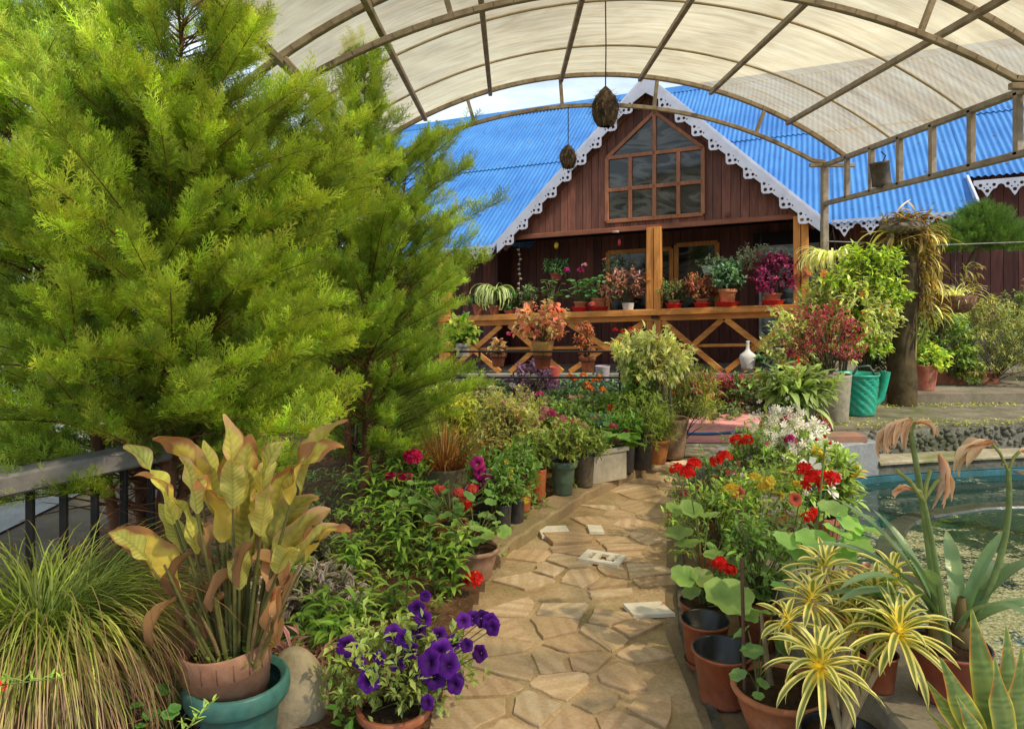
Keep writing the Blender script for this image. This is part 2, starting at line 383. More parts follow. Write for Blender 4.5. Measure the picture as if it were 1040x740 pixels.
# ------------------------------------------------------------------ world, sun, camera
SUN_DIR = norm((.56, -.37, .74)); EL = math.asin(SUN_DIR[2]); AZ = math.atan2(SUN_DIR[0], SUN_DIR[1])
w = bpy.data.worlds.new('World'); SC.world = w; w.use_nodes = True; nt = w.node_tree; nt.nodes.clear()
sky = nt.nodes.new('ShaderNodeTexSky'); sky.sky_type = 'NISHITA'; sky.sun_disc = False
sky.sun_elevation = EL; sky.sun_rotation = AZ; sky.air_density = 1.0; sky.dust_density = 1.6; sky.altitude = 1800
tcw = nt.nodes.new('ShaderNodeTexCoord'); mpw = nt.nodes.new('ShaderNodeMapping'); mpw.inputs['Scale'].default_value = (1, 1, 4)
nzw = nt.nodes.new('ShaderNodeTexNoise'); nzw.inputs['Scale'].default_value = 2.3; nzw.inputs['Detail'].default_value = 8; nzw.inputs['Roughness'].default_value = .6
rpw = nt.nodes.new('ShaderNodeValToRGB'); rpw.color_ramp.elements[0].position = .34; rpw.color_ramp.elements[1].position = .66
mxw = nt.nodes.new('ShaderNodeMixRGB'); mxw.inputs['Color2'].default_value = (7.8, 9.0, 9.9, 1)
bg = nt.nodes.new('ShaderNodeBackground'); bg.inputs['Strength'].default_value = .15; wo = nt.nodes.new('ShaderNodeOutputWorld')
L = nt.links.new
L(tcw.outputs['Generated'], mpw.inputs['Vector']); L(mpw.outputs[0], nzw.inputs['Vector']); L(nzw.outputs['Fac'], rpw.inputs['Fac'])
L(rpw.outputs[0], mxw.inputs['Fac']); L(sky.outputs[0], mxw.inputs['Color1']); L(mxw.outputs[0], bg.inputs['Color']); L(bg.outputs[0], wo.inputs['Surface'])
sl = bpy.data.lights.new('sun', 'SUN'); sl.energy = 5.0; sl.angle = math.radians(1.6); sl.color = (1, .93, .8)
so = bpy.data.objects.new('sun', sl); COL.objects.link(so)
from mathutils import Vector
so.rotation_euler = Vector(SUN_DIR).to_track_quat('Z', 'Y').to_euler(); so.location = (5, 0, 8)
cam = bpy.data.cameras.new('camera'); co = bpy.data.objects.new('camera', cam); COL.objects.link(co)
cam.sensor_width = 36; cam.lens = 36 * F / 1040; cam.clip_start = .05; cam.clip_end = 800
cam.shift_x = (520 - CX) / 1040; cam.shift_y = -(370 - CY) / 1040
co.location = (0, 0, EYE); co.rotation_euler = (PI / 2, 0, 0); SC.camera = co
SC.view_settings.view_transform = 'Standard'; SC.view_settings.look = 'None'; SC.view_settings.exposure = 0
# ------------------------------------------------------------------ ground, path, pool terrace
def sheet_poly(name, pts, z, mat, th=0):
    b = MB(); b.add([(x, y, z) for x, y in pts], [list(range(len(pts)))])
    if th:
        n = len(pts); V = [(x, y, z) for x, y in pts] + [(x, y, z - th) for x, y in pts]
        b.add(V, [[(i + 1) % n, i, i + n, (i + 1) % n + n] for i in range(n)])
    return b.build(name, mat, smooth=False)
struct(sheet_poly('ground', [(-400, -300), (400, -300), (400, 500), (-400, 500)], -.03, GROUND))
# soil bed: a gently uneven sheet
def terrain(name, x0, x1, y0, y1, nx, ny, zf, mat, skip=None):
    X, Y = np.meshgrid(np.linspace(x0, x1, nx), np.linspace(y0, y1, ny)); Z = zf(X, Y)
    idx = np.arange(nx * ny).reshape(ny, nx)
    Fq = np.stack([idx[:-1, :-1], idx[:-1, 1:], idx[1:, 1:], idx[1:, :-1]], -1).reshape(-1, 4)
    if skip is not None:
        cx = X[:-1, :-1].ravel(); cy = Y[:-1, :-1].ravel(); Fq = Fq[~skip(cx, cy)]
    b = MB(); b.add(np.stack([X, Y, Z], 2).reshape(-1, 3), Fq); return b.build(name, mat)
LEFT_EDGE = [(-.28, 1.2), (-.27, 2.66), (-.20, 3.3), (-.10, 3.95), (.02, 4.42), (.33, 5.0), (.63, 5.54), (1.08, 6.15), (1.45, 6.75)]
RIGHT_EDGE = [(.70, 1.2), (.70, 2.66), (.75, 3.41), (.84, 3.85), (1.02, 4.6), (1.2, 5.3), (1.45, 5.9), (1.8, 6.75)]
def xe(E, y): return np.interp(y, [p[1] for p in E], [p[0] for p in E])
def lump(X, Y, s=1): return .02 * np.sin(X * 5.1 * s + 1) * np.cos(Y * 4.3 * s) + .012 * np.sin(X * 13 * s + Y * 9 * s) + .007 * np.sin(X * 31 + 2) * np.sin(Y * 27)
struct(terrain('soil_bed', -2.6, 1.5, 1.3, 8.3, 160, 240, lambda X, Y: .035 + lump(X, Y) * np.clip((xe(LEFT_EDGE, Y) - X) * 4, .15, 1), MULCH, lambda x, y: x > xe(LEFT_EDGE, y) - .02))
struct(terrain('path', -.35, 2.4, 1.0, 6.85, 120, 250, lambda X, Y: -.004 + .003 * np.sin(X * 3 + Y) + .002 * np.sin(X * 11) * np.sin(Y * 9), MORTAR, lambda x, y: (x < xe(LEFT_EDGE, y) - .06) | (x > xe(RIGHT_EDGE, y) + .5)))
# flagstones of the path (one pattern, irregular cells)
def clip_poly(P, a, n):
    out = []
    for i in range(len(P)):
        p, q = P[i], P[(i + 1) % len(P)]; dp, dq = (p - a) @ n, (q - a) @ n
        if dp >= 0: out.append(p)
        if (dp >= 0) != (dq >= 0): out.append(p + (q - p) * dp / (dp - dq))
    return out
fs = MB(); sv = []
R = np.random.RandomState(5); seeds = []
for iy in range(34):
    y = 1.5 + iy * .165; xl, xr = xe(LEFT_EDGE, y), xe(RIGHT_EDGE, y); k = max(2, int((xr - xl) / .23))
    for ix in range(k): seeds.append((xl + (ix + .5 + R.uniform(-.42, .42) + .25 * (iy % 2)) * (xr - xl) / k, y + R.uniform(-.07, .07)))
seeds = np.array(seeds)
TILES = [('white square tile set in the path with two letters cut through it', 612, 569, .24, .17), ('plain off-white tile at the right edge of the path', 658, 621, .2, .13),
         ('white tile set near the left kerb of the path', 562, 541, .19, .17), ('smallest white tile of the path beyond the square tile', 606, 539, .09, .13)]
TP = [(at(px, EYE * F / (py - CY)), EYE * F / (py - CY)) for _, px, py, _, _ in TILES]
for i, s in enumerate(seeds):
    if R.rand() < .10: continue
    if min(math.hypot(s[0] - t[0], (s[1] - t[1])) for t in TP) < .15: continue
    P = [s + np.array(d) * .3 for d in ((-1, -1), (1, -1), (1, 1), (-1, 1))]
    dd = np.linalg.norm(seeds - s, axis=1)
    for j in np.argsort(dd)[1:14]:
        n = s - seeds[j]; mid = (s + seeds[j]) / 2 + norm(n) * R.uniform(.001, .019); P = clip_poly(P, mid, norm(n))
        if len(P) < 3: break
    P = [p for k, p in enumerate(P) if np.linalg.norm(p - P[k - 1]) > .012]
    if len(P) < 3: continue
    P = np.array(P); c = P.mean(0)
    if c[0] < xe(LEFT_EDGE, c[1]) + .05 or c[0] > xe(RIGHT_EDGE, c[1]) - .02: continue
    P = c + (P - c) * R.uniform(.88, 1.0)
    # roughen the outline
    Q = []
    for k in range(len(P)):
        a, b_ = P[k], P[(k + 1) % len(P)]
        for t in (0, .33, .66): Q.append(a + (b_ - a) * t + (R.randn(2) * .004))
    Q = np.array(Q); n = len(Q)
    h = .006 + R.uniform(-.0025, .0025) + (.016 if R.rand() < .05 else 0); tx, ty = R.uniform(-.02, .02, 2)
    col = A(*[(.62, .45, .30), (.68, .52, .36), (.60, .46, .31), (.68, .56, .41), (.56, .40, .27)][R.randint(5)]) * R.uniform(.8, 1.15)
    top = [(x, y, h + (x - c[0]) * tx + (y - c[1]) * ty) for x, y in c + (Q - c) * .975]; mid = [(x, y, z - .004) for (x, y), z in zip(Q, [t[2] for t in top])]; bot = [(x, y, -.01) for x, y in Q]
    fs.add(top + mid + bot, [[(k + 1) % n + n, k + n, k + 2 * n, (k + 1) % n + 2 * n] for k in range(n)] + [[(k + 1) % n, k, k + n, (k + 1) % n + n] for k in range(n)], col)
    fs.add(top, [list(range(n))], col)
    an = R.uniform(0, PI); off = R.rand(3) * 20
    for V in (top + mid + bot, top):
        V = np.array(V); X = (V[:, 0] - c[0]) * math.cos(an) + (V[:, 1] - c[1]) * math.sin(an)
        sv.append(np.stack([X + off[0], (V[:, 0] * -math.sin(an) + V[:, 1] * math.cos(an)) * .12 + off[1], V[:, 2] * 0 + off[2]], 1))
fo = fs.build('path_flagstones', SLAB, smooth=False); struct(fo)
at_ = fo.data.attributes.new('Sv', 'FLOAT_VECTOR', 'POINT')
sv = np.concatenate(sv)
if len(sv) == len(fo.data.vertices): at_.data.foreach_set('vector', sv.astype(np.float32).ravel())
TILEM = plain('worn_white_tile', (.88, .85, .76), .6, 0, 9, .3, .2, 40, .3, (.70, .64, .52))
for k, (lab, px, py, w_, d_) in enumerate(TILES):
    x, y = TP[k]; b = MB()
    if k == 0:   # a tile with letter-like cut-outs: a rim and bars with the mortar showing between
        hw, hd = w_ / 2, d_ / 2
        for cx, cy, sx, sy in ((0, -hd + .02, w_, .04), (0, hd - .02, w_, .04), (-hw + .02, 0, .04, d_ - .08), (hw - .02, 0, .04, d_ - .08), (-.035, .0, .03, d_ - .08), (.045, .012, .03, d_ - .104)):
            b.ext(box((cx, cy, .014), (sx, sy, .016), 0))
    else:
        q = R.uniform(-.015, .015, 8); V = [(-w_ / 2 + q[0], -d_ / 2 + q[1]), (w_ / 2 + q[2], -d_ / 2 + q[3]), (w_ / 2 + q[4], d_ / 2 + q[5]), (-w_ / 2 + q[6], d_ / 2 + q[7])]
        b.add([(a, c, .018) for a, c in V] + [(a * 1.02, c * 1.02, .0) for a, c in V], [[0, 1, 2, 3]] + [[(i + 1) % 4, i, i + 4, (i + 1) % 4 + 4] for i in range(4)])
    o = b.build('white_tile', TILEM, smooth=False, loc=(x, y, 0)); o.rotation_euler = (0, 0, [-.45, .1, .2, 0][k]); tag(o, lab, 'tile')
# kerbs
def kerb(name, E, off, w_, h, mat, y0=0, y1=99, n=40):
    ys = np.linspace(max(y0, E[0][1]), min(y1, E[-1][1]), n); b = MB()
    Pc = [(xe(E, y) + off, y) for y in ys]; V = []
    for i, (x, y) in enumerate(Pc):
        a = np.array(Pc[max(0, i - 1)]); c = np.array(Pc[min(n - 1, i + 1)]); d = norm(np.array([*(c - a), 0]))[:2]; nn = np.array([d[1], -d[0]])
        zz = h + .006 * math.sin(i * 1.7)
        for s, z in ((-1, -.02), (-1, zz - .01), (-.88, zz), (.88, zz), (1, zz - .012), (1, -.02)): V.append((x + nn[0] * s * w_ / 2, y + nn[1] * s * w_ / 2, z))
    b.add(V, [[i * 6 + j, i * 6 + j + 1, (i + 1) * 6 + j + 1, (i + 1) * 6 + j] for i in range(n - 1) for j in range(5)])
    b.add(V[:6], [[0, 1, 2, 3, 4, 5]]); b.add(V[-6:], [[5, 4, 3, 2, 1, 0]])
    return struct(b.build(name, mat, smooth=False))
kerb('left_kerb', LEFT_EDGE, -.11, .2, .07, concmat('ochre_kerb', (.3, .21, .12), (.52, .4, .25), .5, (.15, .16, .04), 3), 4.2)
kerb('right_kerb', RIGHT_EDGE, .05, .035, .025, MOSSY, 1.3, 4.4)
struct(sheet_poly('paved_yard', [(-2.4, 6.8), (2.6, 6.8), (2.6, 8.0), (-2.4, 8.0)], .012, concmat('yard_concrete', (.42, .34, .2), (.66, .56, .38), .25, (.25, .24, .09))))
struct(sheet_poly('brick_pavement', [(-4, 7.35), (3.9, 7.35), (3.9, 9.15), (-4, 9.15)], .02, BRICKP))
struct(sheet_poly('right_of_path_ground', [(.66, 1.0), (1.2, 1.0), (1.25, 4), (1.6, 5.4), (2.2, 6.3), (2.2, 6.9), (1.6, 6.9), (1.2, 5.6), (.72, 3.4)], .002, concmat('dirty_concrete', (.16, .12, .07), (.34, .26, .16), .5)))
struct(sheet_poly('road', [(-40, 2.0), (-3.3, 2.0), (-3.3, 60), (-40, 60)], -.012, ROADM))
# pool
INN = [(1.52, 1.0), (1.52, 2.0), (1.52, 3.0), (1.58, 3.9), (1.75, 4.6), (2.0, 5.1), (2.35, 5.48), (2.85, 5.72), (4.2, 5.98), (7.5, 6.3)]
from itertools import accumulate
def smooth_line(P, n=60):
    P = np.array(P, float); d = np.r_[0, np.cumsum(np.linalg.norm(np.diff(P, axis=0), axis=1))]
    t = np.linspace(0, d[-1], n); Q = np.stack([np.interp(t, d, P[:, k]) for k in range(P.shape[1])], 1)
    for _ in range(3): Q[1:-1] = (Q[:-2] + 2 * Q[1:-1] + Q[2:]) / 4
    return Q
def wall_strip(b, Q, off0, off1, z0, z1, wob=0, col=(1, 1, 1)):
    tg = np.gradient(Q, axis=0); tg /= np.linalg.norm(tg, axis=1)[:, None]; nn = np.stack([-tg[:, 1], tg[:, 0]], 1)   # to the left of travel = outside
    a = Q + nn * off0; c = Q + nn * off1; n = len(Q)
    z1v = z1 + wob * np.sin(np.arange(n) * 1.3) * .5 + wob * rs.uniform(-.5, .5, n)
    r = .012
    rows = [np.c_[a, np.full(n, z0)], np.c_[a, z1v - r], np.c_[a + nn * r, z1v], np.c_[c - nn * r, z1v], np.c_[c, z1v - r], np.c_[c, np.full(n, z0)]]
    V = np.concatenate(rows)
    b.add(V, [[k * n + i, (k + 1) * n + i, (k + 1) * n + i + 1, k * n + i + 1] for k in range(5) for i in range(n - 1)], col)
    e = [[k * n for k in range(6)], [k * n + n - 1 for k in range(5, -1, -1)]]; b.add(V, e, col)
Q = smooth_line(INN, 90); k1 = 52
wl = T('pool_rim_wall', 'low grey cement wall curving around the near side of the round pond', 'wall', (1.5, 3, 0))
def wparent(b, name, mat, par, sm=False):
    o = b.build(name, mat, par, sm); o.location = tuple(-v for v in par.location); return o
b = MB(); wall_strip(b, Q[:34], 0, .38, -.05, .315, .004); wparent(b, 'near_wall', CONC, wl)
b = MB(); wall_strip(b, Q[33:k1 - 4], 0, .62, -.05, .385, .004); wparent(b, 'curved_wall', GREYC, wl)
b = MB(); Qi = smooth_line([(2.1, 3.6), (2.2, 4.2), (2.6, 4.75), (3.2, 5.0), (4.4, 5.15), (7, 5.3)], 60); wall_strip(b, Qi, 0, .13, -.2, .083, .004); wparent(b, 'sunken_step', plain('wet_stone', (.07, .075, .05), .25, 0, 9, .6, .5, 30, .5), wl)
b = MB(); wall_strip(b, Q, -.012, -.003, -.2, .125, 0); wparent(b, 'painted_lining', POOLIN, wl)
sw = T('stone_retaining_wall', 'long dark stone retaining wall with mossy ledges behind the pond', 'wall', (4, 6.3, 0))
b = MB(); wall_strip(b, Q[k1 - 5:], -.0, .2, -.05, .20, .0); wparent(b, 'lower_face', MOSSY, sw); b = MB(); wall_strip(b, Q[k1 - 5:], -.02, .22, .201, .228, .006); wparent(b, 'lower_ledge', LEDGE, sw)
Q2 = smooth_line([(2.62, 5.86), (2.9, 5.95), (4.2, 6.19), (7.8, 6.52)], 60)
b = MB(); wall_strip(b, Q2, 0, .06, .2, .412, .004)
for i in range(560):
    k = rs.randint(0, 59); p = Q2[k] + (Q2[min(59, k + 1)] - Q2[k]) * rs.rand(); g = rs.uniform(.22, .6) if rs.rand() < .3 else rs.uniform(.06, .2)
    b.ext(blob((p[0], p[1] - .004, rs.uniform(.235, .41)), rs.uniform(.014, .034), 0, .2, (g, g * .97, g * .85), (1, .5, .8), i))
wparent(b, 'pebbled_face', MOSSY, sw, True)
struct(sheet_poly('lower_terrace', [(2.6, 5.93), (2.9, 6.01), (4.2, 6.25), (8, 6.58), (8, 7.42), (2.55, 7.2)], .43, TERR, .5))
struct(sheet_poly('upper_terrace', [(3.55, 7.14), (14, 7.7), (14, 11), (3.7, 11)], .53, concmat('upper_paving', (.14, .11, .075), (.30, .25, .18), .8), .7))
struct(sheet_poly('pond_water', [(1.3, .9), (1.5, 4.2), (2.4, 5.9), (3, 6.15), (7.8, 6.6), (7.8, .9)], .07, WATER))
# hose on the brick pavement
b = MB(); hp = [(1.2, 7.9), (1.7, 7.75), (2.1, 7.7), (2.5, 7.85), (3.0, 8.0)]; hq = smooth_line(hp, 24)
b.ext(tube([(x, y, .036) for x, y in hq], .014, 8, (.05, .22, .5))); tag(b.build('garden_hose', attrmat('hose_plastic', .4, 12, .1, 0)), 'blue garden hose lying across the red brick pavement', 'hose')

# ------------------------------------------------------------------ canopy
CXc, CZ, RO, RI, CXi, CZi = .95, 3.72, 4.07, 4.42, .92, 3.41
def zo(x): return CZ - RO + math.sqrt(max(0, RO**2 - (x - CXc)**2))
def zi(x): return CZi - RI + math.sqrt(max(0, RI**2 - (x - CXi)**2))
cp = T('polytunnel_canopy', 'arched steel canopy roofed with yellowed translucent plastic sheet over the garden', 'canopy', (.9, 4.5, 0))
def cpart(b, name, mat, sm=True, par=cp):
    o = b.build(name, mat, par, sm); o.location = tuple(-v for v in par.location) if par is cp else (0, 0, 0); return o
for Yt in (7.5, 4.5, 1.5):
    b = MB(); xs = np.linspace(-2.05, 3.42, 46)
    P = [(x, Yt, zo(x)) for x in xs]
    for p, q in zip(P[:-1], P[1:]): b.ext(bar(p, np.array(q) + (np.array(q) - p) * .03, .045, .045, upv=(0, 1, 0)))
    xs = np.linspace(-2.05, 3.2, 44); P = [(x, Yt, zi(x) if x < 3.1 else zi(3.1) - .0) for x in xs]
    for p, q in zip(P[:-1], P[1:]): b.ext(bar(p, np.array(q) + (np.array(q) - p) * .03, .04, .04, upv=(0, 1, 0)))
    b.ext(bar((3.05, Yt, 2.80), (3.5, Yt, 2.80), .04, .04))
    o = cpart(b, 'arch_truss', STEEL, False)
    for x in (-1.85, -1.25, -.35, .54, 1.47, 2.5):
        s = MB(); dx = .06 * (x - .9) ; s.ext(bar((x, Yt, zi(x)), (x + dx, Yt, zo(x + dx)), .035, .035, upv=(0, 1, 0))); so_ = s.build('truss_strut', STEEL, o, False)
    for x in (3.2, -2.05):
        s = MB(); s.ext(bar((x, Yt, -.1), (x, Yt, 2.8 if x > 0 else zo(x)), .065, .065, upv=(0, 1, 0)))
        s.ext(box((x, Yt, .006 if x < 0 else .44), (.16, .16, .012))); cpart(s, 'post', STEEL, False)
for x in (-1.39, -.85, -.19, .53, 1.33, 2.05, 2.83):
    b = MB(); b.ext(bar((x, .4, zo(x) - .03), (x, 7.52, zo(x) - .03), .04, .045)); cpart(b, 'purlin', STEEL, False)
for Yr in (6.62, 5.55, 3.5, 2.5):
    b = MB(); xs = np.linspace(-1.5, 3.42, 40); b.ext(tube([(x, Yr, zo(x) + .012) for x in xs], .011, 6)); cpart(b, 'sheet_rib', plain('rib_'+str(Yr).replace('.', '_'), (.5, .42, .3)) if Yr == 6.62 else bpy.data.materials['rib_6_62'])
for z, nm in ((2.80, 'top_rail'), (2.41, 'bottom_rail')):
    b = MB(); b.ext(bar((3.2, .6, z), (3.2, 7.52, z), .045, .045)); cpart(b, nm, STEEL, False)
for i in range(14):
    b = MB(); y = 7.0 - i * .47; b.ext(bar((3.2, y, 2.41), (3.2, y, 2.80), .045, .045, upv=(0, 1, 0))); cpart(b, 'side_strut', STEEL, False)
b = MB(); nx, ny = 60, 90; X, Y = np.meshgrid(np.linspace(-1.5, 3.46, nx), np.linspace(.4, 7.56, ny))
Z = CZ - RO + np.sqrt(RO**2 - (X - CXc)**2) + .03 + .006 * np.sin(X * 9 + Y * 2) * np.sin(Y * 5.9) - .012 * np.abs(np.sin((Y - .4) * PI / 1.02))
idx = np.arange(nx * ny).reshape(ny, nx)
b.add(np.stack([X, Y, Z], 2).reshape(-1, 3), np.stack([idx[:-1, :-1], idx[:-1, 1:], idx[1:, 1:], idx[1:, :-1]], -1).reshape(-1, 4)); cpart(b, 'roof_sheet', SHEET)
# things hung from it
def nest(px, py, y, r, h, ztop, lab, sd):
    x, y, z = W(px, py, y); t = T('woven_nest', lab, 'hanging nest', (x, y, z - h / 2), .4 * sd)
    b = MB(); prof = [(.42, 0), (.62, .03), (.86, .22), (1, .42), (.95, .6), (.74, .8), (.4, .95), (.12, 1.03), (.02, 1.06)]
    ch = lathe([(r * a, h * c) for a, c in prof], 20, wob=.05); V, Fc, C = ch[0]
    ang = np.arctan2(V[:, 1], V[:, 0]); V = V * (1 + .05 * np.sin(ang * 7 + V[:, 2] * 60))[:, None] * A(1, 1, 1)
    cc = np.where((rs.rand(len(V)) < .5)[:, None], A(.17, .125, .09), A(.08, .06, .05)); b.add(V, Fc, cc)
    th = rs.uniform(0, 6.28, 260); zz = rs.uniform(.05, .95, 260); rr = r * np.interp(zz, [c for _, c in prof], [a for a, _ in prof])
    b.ext(blades(np.stack([rr * np.cos(th), rr * np.sin(th), zz * h], 1), th + rs.uniform(-.7, .7, 260), rs.uniform(-1.6, .6, 260), r * .6, .006, rs.uniform(-1, 1, 260), P_grass, 3, 2, 0, cgrad((.16, .12, .09), (.28, .21, .14), var=.4)))
    b.build('nest_shell', FIBRE, t)
    b = MB(); b.ext(lathe([(r * .5, .005), (r * .35, .06 * h), (.001, .1 * h)], 14, col=(.01, .01, .01))); b.build('nest_opening', FIBRE, t)
    b = MB(); b.ext(tube([(0, 0, h), (.004, 0, (h + ztop - z + h / 2) / 2), (0, 0, ztop - z + h / 2)], .005, 5, (.03, .028, .025))); b.build('cord', STEM, t)
nest(615, 110, 5.4, .098, .27, 3.66, 'larger dark woven nest hanging on a long cord in front of the gable', 1)
nest(577, 160, 7.45, .085, .225, 3.38, 'smaller dark woven nest hanging over the left slope of the gable trim', 3)
t = T('hanging_can', 'dark tilted metal can tied to the ladder beam of the canopy', 'can', (at(896, 6.35), 6.35, up(189, 6.35)))
b = MB(); b.ext(lathe([(.0, 0), (.075, 0), (.082, .01), (.076, .03), (.078, .19), (.083, .2), (.078, .21), (0, .21)], 24, col=(.12, .10, .08))); o = b.build('can_body', attrmat('dull_tin', .5, 14, .5, .3, 40, .4, .5), t); o.rotation_euler = (.1, -.18, 0)
b = MB(); b.ext(tube([(0, 0, .2), (.03, 0, .26), (.0, .02, .3)], .006, 5, (.05, .045, .04))); b.build('wire', STEM, t)

# ------------------------------------------------------------------ house
SH = .047; HX, HY, HR = 2.07, 10.5, -math.atan2(.375, .927)
cR, sR = math.cos(HR), math.sin(HR)
def HP(u, v, z): return (HX + u * cR - v * sR, HY + u * sR + v * cR, z + SH * u)
hs = T('wooden_house', 'brown timber house with blue corrugated roof, white lace trim and a veranda', 'house', (HX, HY, 0), HR)
def hp(b, name, mat, par=hs, sm=False):
    b.c = [(np.c_[V[:, :2], V[:, 2] + SH * V[:, 0]], f, c) for V, f, c in b.c]; return b.build(name, mat, par, sm)
ZE, ZR, VR = 2.35, 5.5, 4.45; SL = (ZR - ZE) / VR
# walls
b = MB(); b.ext(box((-4.6, 1.5, 1.3), (5.4, .1, 2.6))); 
def planks(b, u0, u1, z0, zt, v, w_=.13, th=.025, gap=.006, cv=.2, d=0):
    u = u0
    while u < u1 - .01:
        e = min(u + w_ * rs.uniform(.85, 1.15), u1); a, c = u + gap / 2, e - gap / 2; k = math.exp(rs.randn() * cv); vv = v - rs.uniform(0, .006)
        za, zc = (zt(a), zt(c)) if callable(zt) else (zt, zt)
        V = [(a, vv, z0), (c, vv, z0), (c, vv, zc), (a, vv, za), (a, vv + th, z0), (c, vv + th, z0), (c, vv + th, zc), (a, vv + th, za)]
        b.add(V, [[0, 1, 2, 3], [5, 4, 7, 6], [4, 0, 3, 7], [1, 5, 6, 2], [3, 2, 6, 7], [4, 5, 1, 0]], (k, k * .97, k * .95)); u = e
b = MB(); planks(b, -7.5, 2.6, .3, 2.75, 1.3, .14); hp(b, 'inner_wall', PLANK)
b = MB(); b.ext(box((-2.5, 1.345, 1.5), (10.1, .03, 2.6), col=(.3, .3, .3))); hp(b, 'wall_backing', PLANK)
b = MB(); planks(b, 2.45, 9, -.1, 2.98, 1.02, .15); b.ext(box((5.7, 1.07, 1.45), (6.5, .04, 3.0), col=(.3, .3, .3))); hp(b, 'annex_wall', PLANK)
for sx in (-2.75, 2.45):
    b = MB(); b.ext(box((sx, 1.0, 1.5), (.06, .6, 2.4), col=(.5, .5, .5))); hp(b, 'side_wall', PLANK)
b = MB(); b.ext(box((-3.0, .55, .30), (6.4, 1.5, .08)));
for i in range(0): pass
b.ext(box((1.35, .55, .30), (2.3, 1.5, .08))); hp(b, 'veranda_floor', CONC)
b = MB(); b.ext(box((-1.6, -.02, .05), (9.0, .25, .56))); b.ext(box((6.2, .95, .3), (7, .2, .9))); hp(b, 'base_wall', RUBBLE)
gz = lambda u: 4.40 - abs(u + .09) * .96
b = MB(); 
gw = lambda u: gz(u) - .04
planks(b, -2.1, -.70, 2.42, gw, 0, .12); planks(b, .69, 1.95, 2.42, gw, 0, .12); planks(b, -.70, .69, 2.42, 2.52, 0, .12)
planks(b, -.70, .69, 3.5, gw, .03, .12)
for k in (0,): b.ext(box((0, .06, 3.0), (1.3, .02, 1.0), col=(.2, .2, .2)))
hp(b, 'gable_wall', PLANKG)
b = MB(); b.add([(-2.15, .05, 2.42), (1.98, .05, 2.42), (-.09, .05, 4.4)], [[0, 1, 2]]); hp(b, 'gable_backing', PLANK)
# gable window
wf = MB()
def fr(b, p, q, w_=.05, d=.05): b.ext(bar((p[0], -.03, p[1]), (q[0], -.03, q[1]), w_, d, upv=(0, 1, 0)))
uL, uR, z0, z1, za = -.69, .67, 2.53, 3.45, 4.03
for a, c in (((uL, z0), (uR, z0)), ((uL, z1), (uR, z1)), ((uL, 2.98), (uR, 2.98)), ((uL, z0), (uL, z1)), ((uR, z0), (uR, z1)), ((0, z0), (0, za)), ((uL / 2, z0), (uL / 2, z1)), ((uR / 2, z0), (uR / 2, z1)), ((uL, z1), (0, za)), ((uR, z1), (0, za))): fr(wf, a, c, .055, .04)
wo_ = hp(wf, 'gable_window', woodmat('window_timber', (.26, .09, .04), (.52, .2, .09)))
g = MB(); g.add([(uL, -.012, z0), (uR, -.012, z0), (uR, -.012, z1), (uL, -.012, z1)], [[0, 1, 2, 3]]); g.add([(uL, -.012, z1), (uR, -.012, z1), (0, -.012, za)], [[0, 1, 2]]); hp(g, 'pane', GLASS, wo_)
# inner windows and door
def window(u0, u1, z0, z1, v, nm='window', mat=ORANGEV, gm=GLASS, mull=(), fw=.07):
    b = MB()
    for p, q in (((u0, z0), (u1, z0)), ((u0, z1), (u1, z1)), ((u0, z0), (u0, z1)), ((u1, z0), (u1, z1))): b.ext(bar((p[0], v, p[1]), (q[0], v, q[1]), fw, .05, upv=(0, 1, 0)))
    for m in mull: b.ext(bar((m, v, z0), (m, v, z1), fw, .045, upv=(0, 1, 0)))
    o = hp(b, nm, mat); g = MB(); g.add([(u0, v + .012, z0), (u1, v + .012, z0), (u1, v + .012, z1), (u0, v + .012, z1)], [[0, 1, 2, 3]]); hp(g, 'pane', gm, o); return o
window(-1.0, .02, 1.15, 2.15, 1.25, mull=(-.35,)); window(.1, .72, 1.15, 2.2, 1.25); window(1.35, 2.15, .55, 2.1, 1.25, 'glass_door', plain('white_frame', (.55, .55, .52)), MIRROR, fw=.04)
window(4.8, 6.1, 1.15, 2.35, .97, mull=(5.45,)); b = MB(); b.ext(box((1.75, 1.24, 2.2), (1.0, .04, .2), col=(.05, .05, .05))); hp(b, 'door_head', PLANK)
# posts, beam, rail, braces
for u, w_ in ((.0, .2), (1.93, .18), (-3.3, .18)):
    zt_ = 2.4 if u > -1 else 2.27
    b = MB(); b.ext(bar((u - w_ * .27, -.02, .3), (u - w_ * .27, -.02, zt_), w_ * .5, .14, upv=(0, 1, 0), ch=.06)); b.ext(bar((u + w_ * .27, -.03, .3), (u + w_ * .27, -.03, zt_), w_ * .5, .14, upv=(0, 1, 0), ch=.06))
    o = hp(b, 'veranda_post', ORANGEV)
    if u == 0: c = MB(); c.ext(box((.02, -.115, 1.16), (.1, .02, .1), col=(.04, .04, .04))); hp(c, 'metal_bracket', BLACKM, o)
b = MB(); b.ext(bar((-2.3, -.03, 2.40), (2.1, -.03, 2.40), .05, .07)); hp(b, 'gable_beam', woodmat('red_beam', (.2, .06, .03), (.42, .15, .07), (.1, 1, 1)))
for z, h in ((1.20, .085), (1.115, .08)):
    b = MB(); b.ext(bar((-3.4, -.04 - (z > 1.15) * .03, z), (1.85, -.04 - (z > 1.15) * .03, z), .12 + (z > 1.15) * .1, h, ch=.06)); hp(b, 'hand_rail', ORANGEH)
cells = [(-3.25, -2.35), (-2.2, -1.35), (-1.25, -.13), (.12, .93), (.98, 1.84)]
